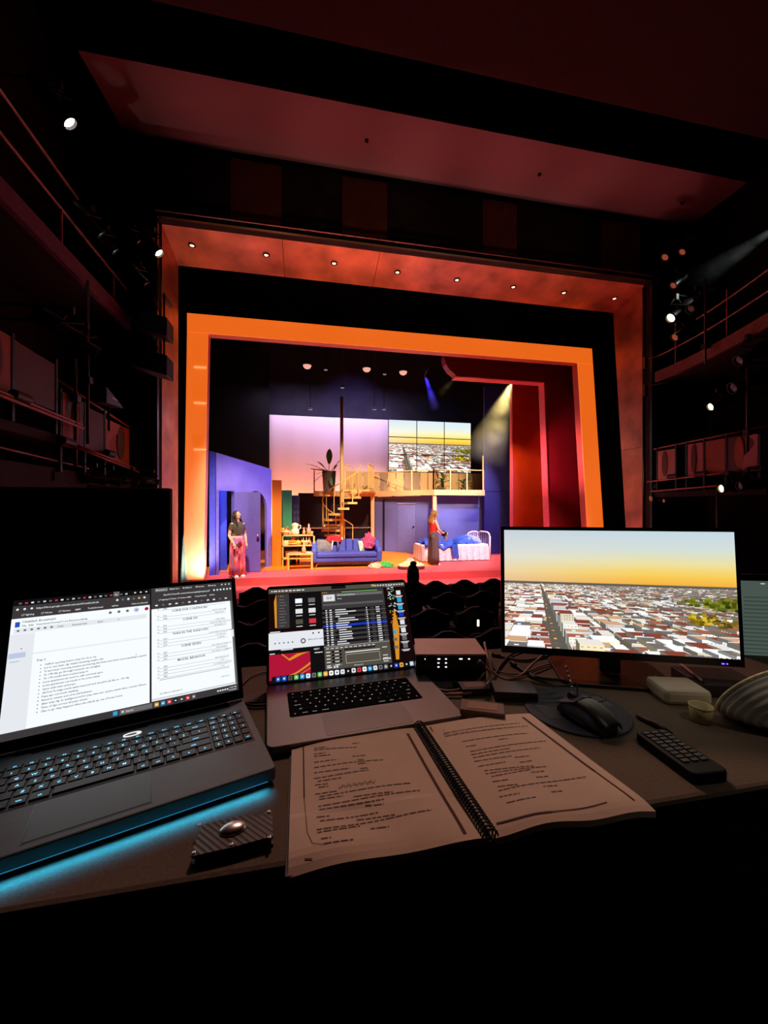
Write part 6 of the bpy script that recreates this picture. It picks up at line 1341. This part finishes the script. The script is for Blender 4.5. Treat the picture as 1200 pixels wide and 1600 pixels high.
def cable(label, pts, r, mat, plug=True):
    P_ = [Vector(p_) for p_ in pts]; out = []
    for i in range(len(P_)-1):                          # smooth path through the points
        p0_, p1_, p2_, p3_ = P_[max(i-1, 0)], P_[i], P_[i+1], P_[min(i+2, len(P_)-1)]
        for k_ in range(8):
            t_ = k_/8; out.append(.5*((2*p1_)+(p2_-p0_)*t_+(2*p0_-5*p1_+4*p2_-p3_)*t_*t_+(-p0_+3*p1_-3*p2_+p3_)*t_**3))
    out.append(P_[-1]); t = thing('cable', label, 'cable', out[0], group='cables on the table')
    MB().tube(out, r, 7).build('cord', mat, t, world=True, smooth=True)
    if plug: d = (out[1]-out[0]).normalized(); MB().cyl(out[0]-d*.018, out[0]+d*.004, r*2, r*1.3, 10).build('plug', CABD, t, world=True, smooth=True)
def T(px, py, z=.004): p_ = atz(px, py, DZ+z); return p_
cable('mouse cord bending up from the mouse', [T(902, 1092, .03), T(901, 1068, .05), T(893, 1070, .045), T(860, 1072, .02), T(828, 1066, .01)], .0016, CABD, False)
cable('pale grey cable looping up beside the interface box', [T(755, 1040, .05), T(765, 1050, .03), T(762, 1068, .012), T(735, 1082, .008), T(700, 1085, .006)], .0034, CABP)
cable('pale cable arching over the back of the interface box', [T(757, 1004, .05), T(761, 1026, .055), T(766, 1046, .03), T(790, 1061, .006), T(815, 1054, .006), T(835, 1035, .02), T(860, 1017, .03), T(880, 1020, .02)], .0028, CABP, False)
cable('thin brown cable crossing behind the black box', [T(766, 1018, .03), T(768, 1032, .02), T(775, 1047, .006), T(810, 1053, .004), T(850, 1040, .004), T(890, 1030, .006)], .002, CAB, False)
cable('black cable sweeping under the monitor', [T(806, 1040, .006), T(825, 1052, .004), T(860, 1061, .004), T(930, 1061, .004), T(985, 1057, .004), T(1000, 1040, .004)], .0032, CABD)
cable('black cable from the interface box across the table', [T(770, 1062, .006), T(782, 1040, .006), T(800, 1022, .006), T(830, 1012, .006)], .003, CABD)
cable('black cable lying along the back of the table', [T(780, 1025, .004), T(820, 1032, .004), T(870, 1024, .004), T(930, 1030, .004), T(960, 1026, .004)], .003, CABD)
cable('short black cable running to the black box', [T(720, 1068, .008), T(750, 1068, .008), T(775, 1078, .008)], .0035, CABD)
cable('brown cable curving in front of the interface box', [T(665, 1070, .006), T(700, 1080, .006), T(738, 1070, .008), T(757, 1050, .02), T(760, 1030, .04)], .003, CAB)
cable('thin dark cable behind the two laptops', [T(374, 1075, .004), T(392, 1057, .004), T(420, 1049, .004), T(445, 1048, .004)], .0018, CAB)
cable('thick black cable between the two laptops', [T(372, 1094, .004), T(392, 1102, .005), T(420, 1101, .005), T(440, 1099, .005)], .0028, CABD, False)
cable('dark cable crossing below the monitor stand', [T(838, 1060, .004), T(870, 1072, .004), T(895, 1070, .004), T(960, 1072, .004)], .0022, CABD)
# black and white twisted cord hanging below the monitor
t = thing('striped_cord', 'black and white striped cord below the monitor', 'cord', T(892, 1072))
a = T(884, 1040, .03); b = T(894, 1074, .004)
for i in range(9): MB().cyl(a.lerp(b, i/9), a.lerp(b, (i+1)/9), .0022, n=6).build('band', pm('cord_white', (226, 220, 214), .5) if i % 2 == 0 else CABD, t, world=True)
# small boxes on the table
def slabbox(name, label, cat, pts, h, mat, lid=None, bev=.002):
    c_ = Vector((sum(p_[0] for p_ in pts)/4, sum(p_[1] for p_ in pts)/4, DZ)); t = thing(name, label, cat, c_)
    MB().prism(pts, DZ, DZ+h).build('case', mat, t, world=True, bevel=bev)
    if lid: MB().prism([(c_.x+(x-c_.x)*.7, c_.y+(y-c_.y)*.6) for x, y in pts], DZ+h-.0002, DZ+h+.0006).build('label_plate', lid, t, world=True)
    return t
rect4 = lambda o, a, w2, d: [(o[0], o[1]), (o[0]+w2*math.cos(a), o[1]+w2*math.sin(a)), (o[0]+w2*math.cos(a)-d*math.sin(a), o[1]+w2*math.sin(a)+d*math.cos(a)), (o[0]-d*math.sin(a), o[1]+d*math.cos(a))]
slabbox('small_box', 'small brown box with a pale label beside the script', 'box', rect4((.276, .686), -.45, .079, .042), .024, pm('brown_box', (116, 84, 66), .6, var=.1), pm('box_label', (150, 108, 84), .6))
slabbox('adapter_box', 'black adapter box left of the mouse pad', 'adapter', rect4((.375, .745), -.3, .085, .055), .02, pm('adapter_black', (40, 32, 32), .5), None)
slabbox('adapter_box', 'small black adapter with a plug beside the interface box', 'adapter', rect4((.318, .775), -.1, .06, .04), .016, pm('adapter_black', (40, 32, 32), .5), pm('adapter_label', (120, 80, 70), .5))
wb = slabbox('router_box', 'white rounded router box below the monitor', 'router', rect4((.700, .664), -.28, .088, .075), .03, pm('white_router', (196, 184, 160), .5, var=.04), None, .008)
MB().cyl(T(1024, 1056, .0285), T(1037, 1072, .0285), .0009, n=6).build('glint_line', pm('router_glint', (255, 220, 200), .3), wb, world=True)  # glint on the router edge, built as a thin pale rod
tp = thing('tape_cup', 'small cream cup on the table right of the router box', 'cup', (.712, .603, DZ))
MB().lathe([(.012, 0), (.0165, .001), (.019, .028), (.0175, .029), (.0155, .004), (.001, .003)], 24).build('body', pm('cream_cup', (206, 190, 140), .6), tp, smooth=True); MB().lathe([(.019, .0265), (.0198, .028), (.019, .0295), (.0175, .0285)], 24).build('rim', pm('cream_cup', (206, 190, 140), .6), tp, smooth=True)
# remote control with buttons
rm = thing('remote_control', 'black remote control with rows of buttons', 'remote', M=axes(.535, .462, -.05, DZ))
MB().prism(rrect(0, 0, .058, .112, .010), 0, .017).build('body', pm('remote_black', (15, 12, 12), .6, spec=.2), rm, bevel=.003)
for r_ in range(9):
    for c in range(3): MB().box(.008+c*.0155, .008+c*.0155+.011, .026+r_*.009, .026+r_*.009+.006, .0165, .0188).build('button', pm('remote_button', (26, 22, 22), .5) if (r_+c) % 3 else pm('remote_button_pale', (54, 46, 44), .5), rm)
pen = thing('pen', 'dark pen lying between the mouse pad and the remote', 'pen', T(1000, 1122)); a = T(996, 1118, .005); b = T(1040, 1140, .005)
MB().cyl(a, b, .0045, n=10).build('barrel', pm('pen_brown', (70, 40, 36), .4), pen, world=True, smooth=True); MB().cyl(b, b+(b-a).normalized()*.012, .0045, .001, 10).build('tip', LB, pen, world=True)
st_ = thing('wooden_rod', 'thin pinkish rod lying behind the router box', 'rod', T(1075, 1045)); MB().cyl(T(1063, 1037, .03), T(1098, 1065, .03), .003, n=8).build('shaft', CABP, st_, world=True, smooth=True); MB().cyl(T(1098, 1065, .03), T(1099, 1066, .03), .0034, n=8).build('end_cap', CABD, st_, world=True)
slabbox('book', 'dark book lying under the thin rod behind the router', 'book', rect4((.80, .68), -.3, .13, .1), .026, pm('dark_book', (40, 28, 26), .6), None)
# ridged bowl tipped away from the viewer
q = T(1182, 1120, .05); axv = Vector((.05, .72, .5)).normalized(); xv = axv.cross(Vector((0, 0, 1))).normalized(); yv = axv.cross(xv)
bo = thing('ridged_bowl', 'white ridged ceramic bowl tipped on its side at the right edge', 'bowl', M=frame(Vector((.80, .545, DZ+.040)), xv*.82, yv*.82, axv*.82))
prof = [(.001, -.032), (.026, -.032), (.028, -.026)]
for i in range(26):
    t_ = i/25; prof.append((.03+.058*math.sin(t_*1.45)+.003*math.sin(i*1.45), -.026+.062*t_))
prof += [(.091, .037), (.090, .040), (.084, .038), (.05, -.012), (.02, -.024), (.001, -.024)]
MB().lathe(prof, 48).build('body', pm('glazed_white', (232, 232, 222), .35, var=.05, scale=30), bo, smooth=True)
MB().lathe([(.0885, .0345), (.0925, .037), (.0915, .041), (.0885, .0405)], 48).build('rim', pm('rim_cream', (214, 202, 160), .45, var=.4, scale=90), bo, smooth=True)
t = thing('crumpled_foil', 'crumpled scrap of foil under the ridged bowl', 'foil', T(1162, 1130)); mb = MB()
for i in range(4): mb.ball((.006*(i-1.5), .004*math.sin(i*3), .005+.002*(i % 2)), (.005, .004, .004), 7)
mb.build('scrap', pm('foil', (230, 226, 220), .2, 1), t); MB().ball((.012, .006, .003), (.003, .003, .003), 7).build('crumb', pm('foil', (230, 226, 220), .2, 1), t)
# papers behind and between the laptops
slabbox('paper_sheet', 'dark folded papers lying between the two laptops', 'papers', [(p_.x, p_.y) for p_ in (T(374, 1099, 0), T(436, 1099, 0), T(436, 1078, 0), T(376, 1090, 0))], .003, pm('dark_paper', (92, 70, 70), .8), None, 0)

# ================================================================== HAZE
def haze(name, label, mb, M, dens, r0, r1, ln, noise=1.5):
    m = bpy.data.materials.new(name); m.use_nodes = True; N = m.node_tree.nodes; N.clear(); K = m.node_tree.links
    o_ = N.new('ShaderNodeOutputMaterial'); v_ = N.new('ShaderNodeVolumeScatter'); v_.inputs['Anisotropy'].default_value = .1; v_.inputs['Color'].default_value = (1, 1, 1, 1)
    tc = N.new('ShaderNodeTexCoord'); sp_ = N.new('ShaderNodeSeparateXYZ'); K.new(tc.outputs['Object'], sp_.inputs[0])
    def mt(op, a, b=None, cl=False):
        n = N.new('ShaderNodeMath'); n.operation = op; n.use_clamp = cl
        for i_, x in enumerate((a, b)):
            if x is None: continue
            if isinstance(x, (int, float)): n.inputs[i_].default_value = x
            else: K.new(x, n.inputs[i_])
        return n.outputs[0]
    X, Y, Z = sp_.outputs
    rr = mt('SQRT', mt('ADD', mt('MULTIPLY', X, X), mt('MULTIPLY', Y, Y)))
    t_ = mt('DIVIDE', Z, ln); rad = mt('ADD', mt('MULTIPLY', t_, r1-r0), r0)
    side = mt('SUBTRACT', 1.0, mt('DIVIDE', rr, rad), True); end = mt('MULTIPLY', mt('SUBTRACT', 1.0, t_, True), 2.2, True)
    nz = N.new('ShaderNodeTexNoise'); nz.inputs['Scale'].default_value = noise; nz.inputs['Detail'].default_value = 2; K.new(tc.outputs['Object'], nz.inputs['Vector'])
    cl = mt('MULTIPLY', mt('SUBTRACT', nz.outputs['Fac'], .25, True), 2.0)
    K.new(mt('MULTIPLY', mt('MULTIPLY', mt('MULTIPLY', side, end), cl), dens), v_.inputs['Density']); K.new(v_.outputs[0], o_.inputs['Volume'])
    o = mb.build(name, m, smooth=True); o.matrix_world = M; tag(o, label, 'haze', None, 'stuff'); return o
def beam(name, label, s, e, r0, r1, dens, energy, col, ang, noise=1.5):
    s = Vector(s); e = Vector(e); d = (e-s); ln = d.length; d.normalize()
    M = Matrix.Translation(s) @ d.to_track_quat('Z', 'Y').to_matrix().to_4x4()
    mb = MB(); mb.tube([(0, 0, 0), (0, 0, ln)], [r0, r1], 20); haze(name, label, mb, M, dens, r0, r1, ln, noise)
    spot(name+'_lamp', s-d*.06, e, energy, col, ang, .6, .02)
beam('haze_beam', 'yellow haze beam below the maroon header', at(799, 598, 12.3), at(752, 722, 13.4), .08, 1.0, .9, 1500, (255, 226, 140), 46, 1.2)
beam('haze_beam', 'thin blue haze beam over the stage', at(664, 586, 12.3), at(681, 640, 12.9), .04, .2, 6, 420, (60, 46, 255), 22, 3)
beam('haze_beam', 'small yellow haze beam at the rounded header end', at(711, 591, 12.2), at(686, 616, 12.6), .03, .2, 2, 120, (255, 226, 140), 30, 3)
beam('haze_beam', 'grey haze beam over the right balcony', at(1230, 345, 6.4), at(1075, 447, 7.4), .16, .4, .14, 200, (225, 240, 235), 22, 2.5)
beam('haze_beam', 'warm haze beam below the bright right wall lamp', atx(1055, 493, 8.3), at(1012, 527, 8.4), .05, .14, .3, 30, (255, 226, 150), 20, 3)
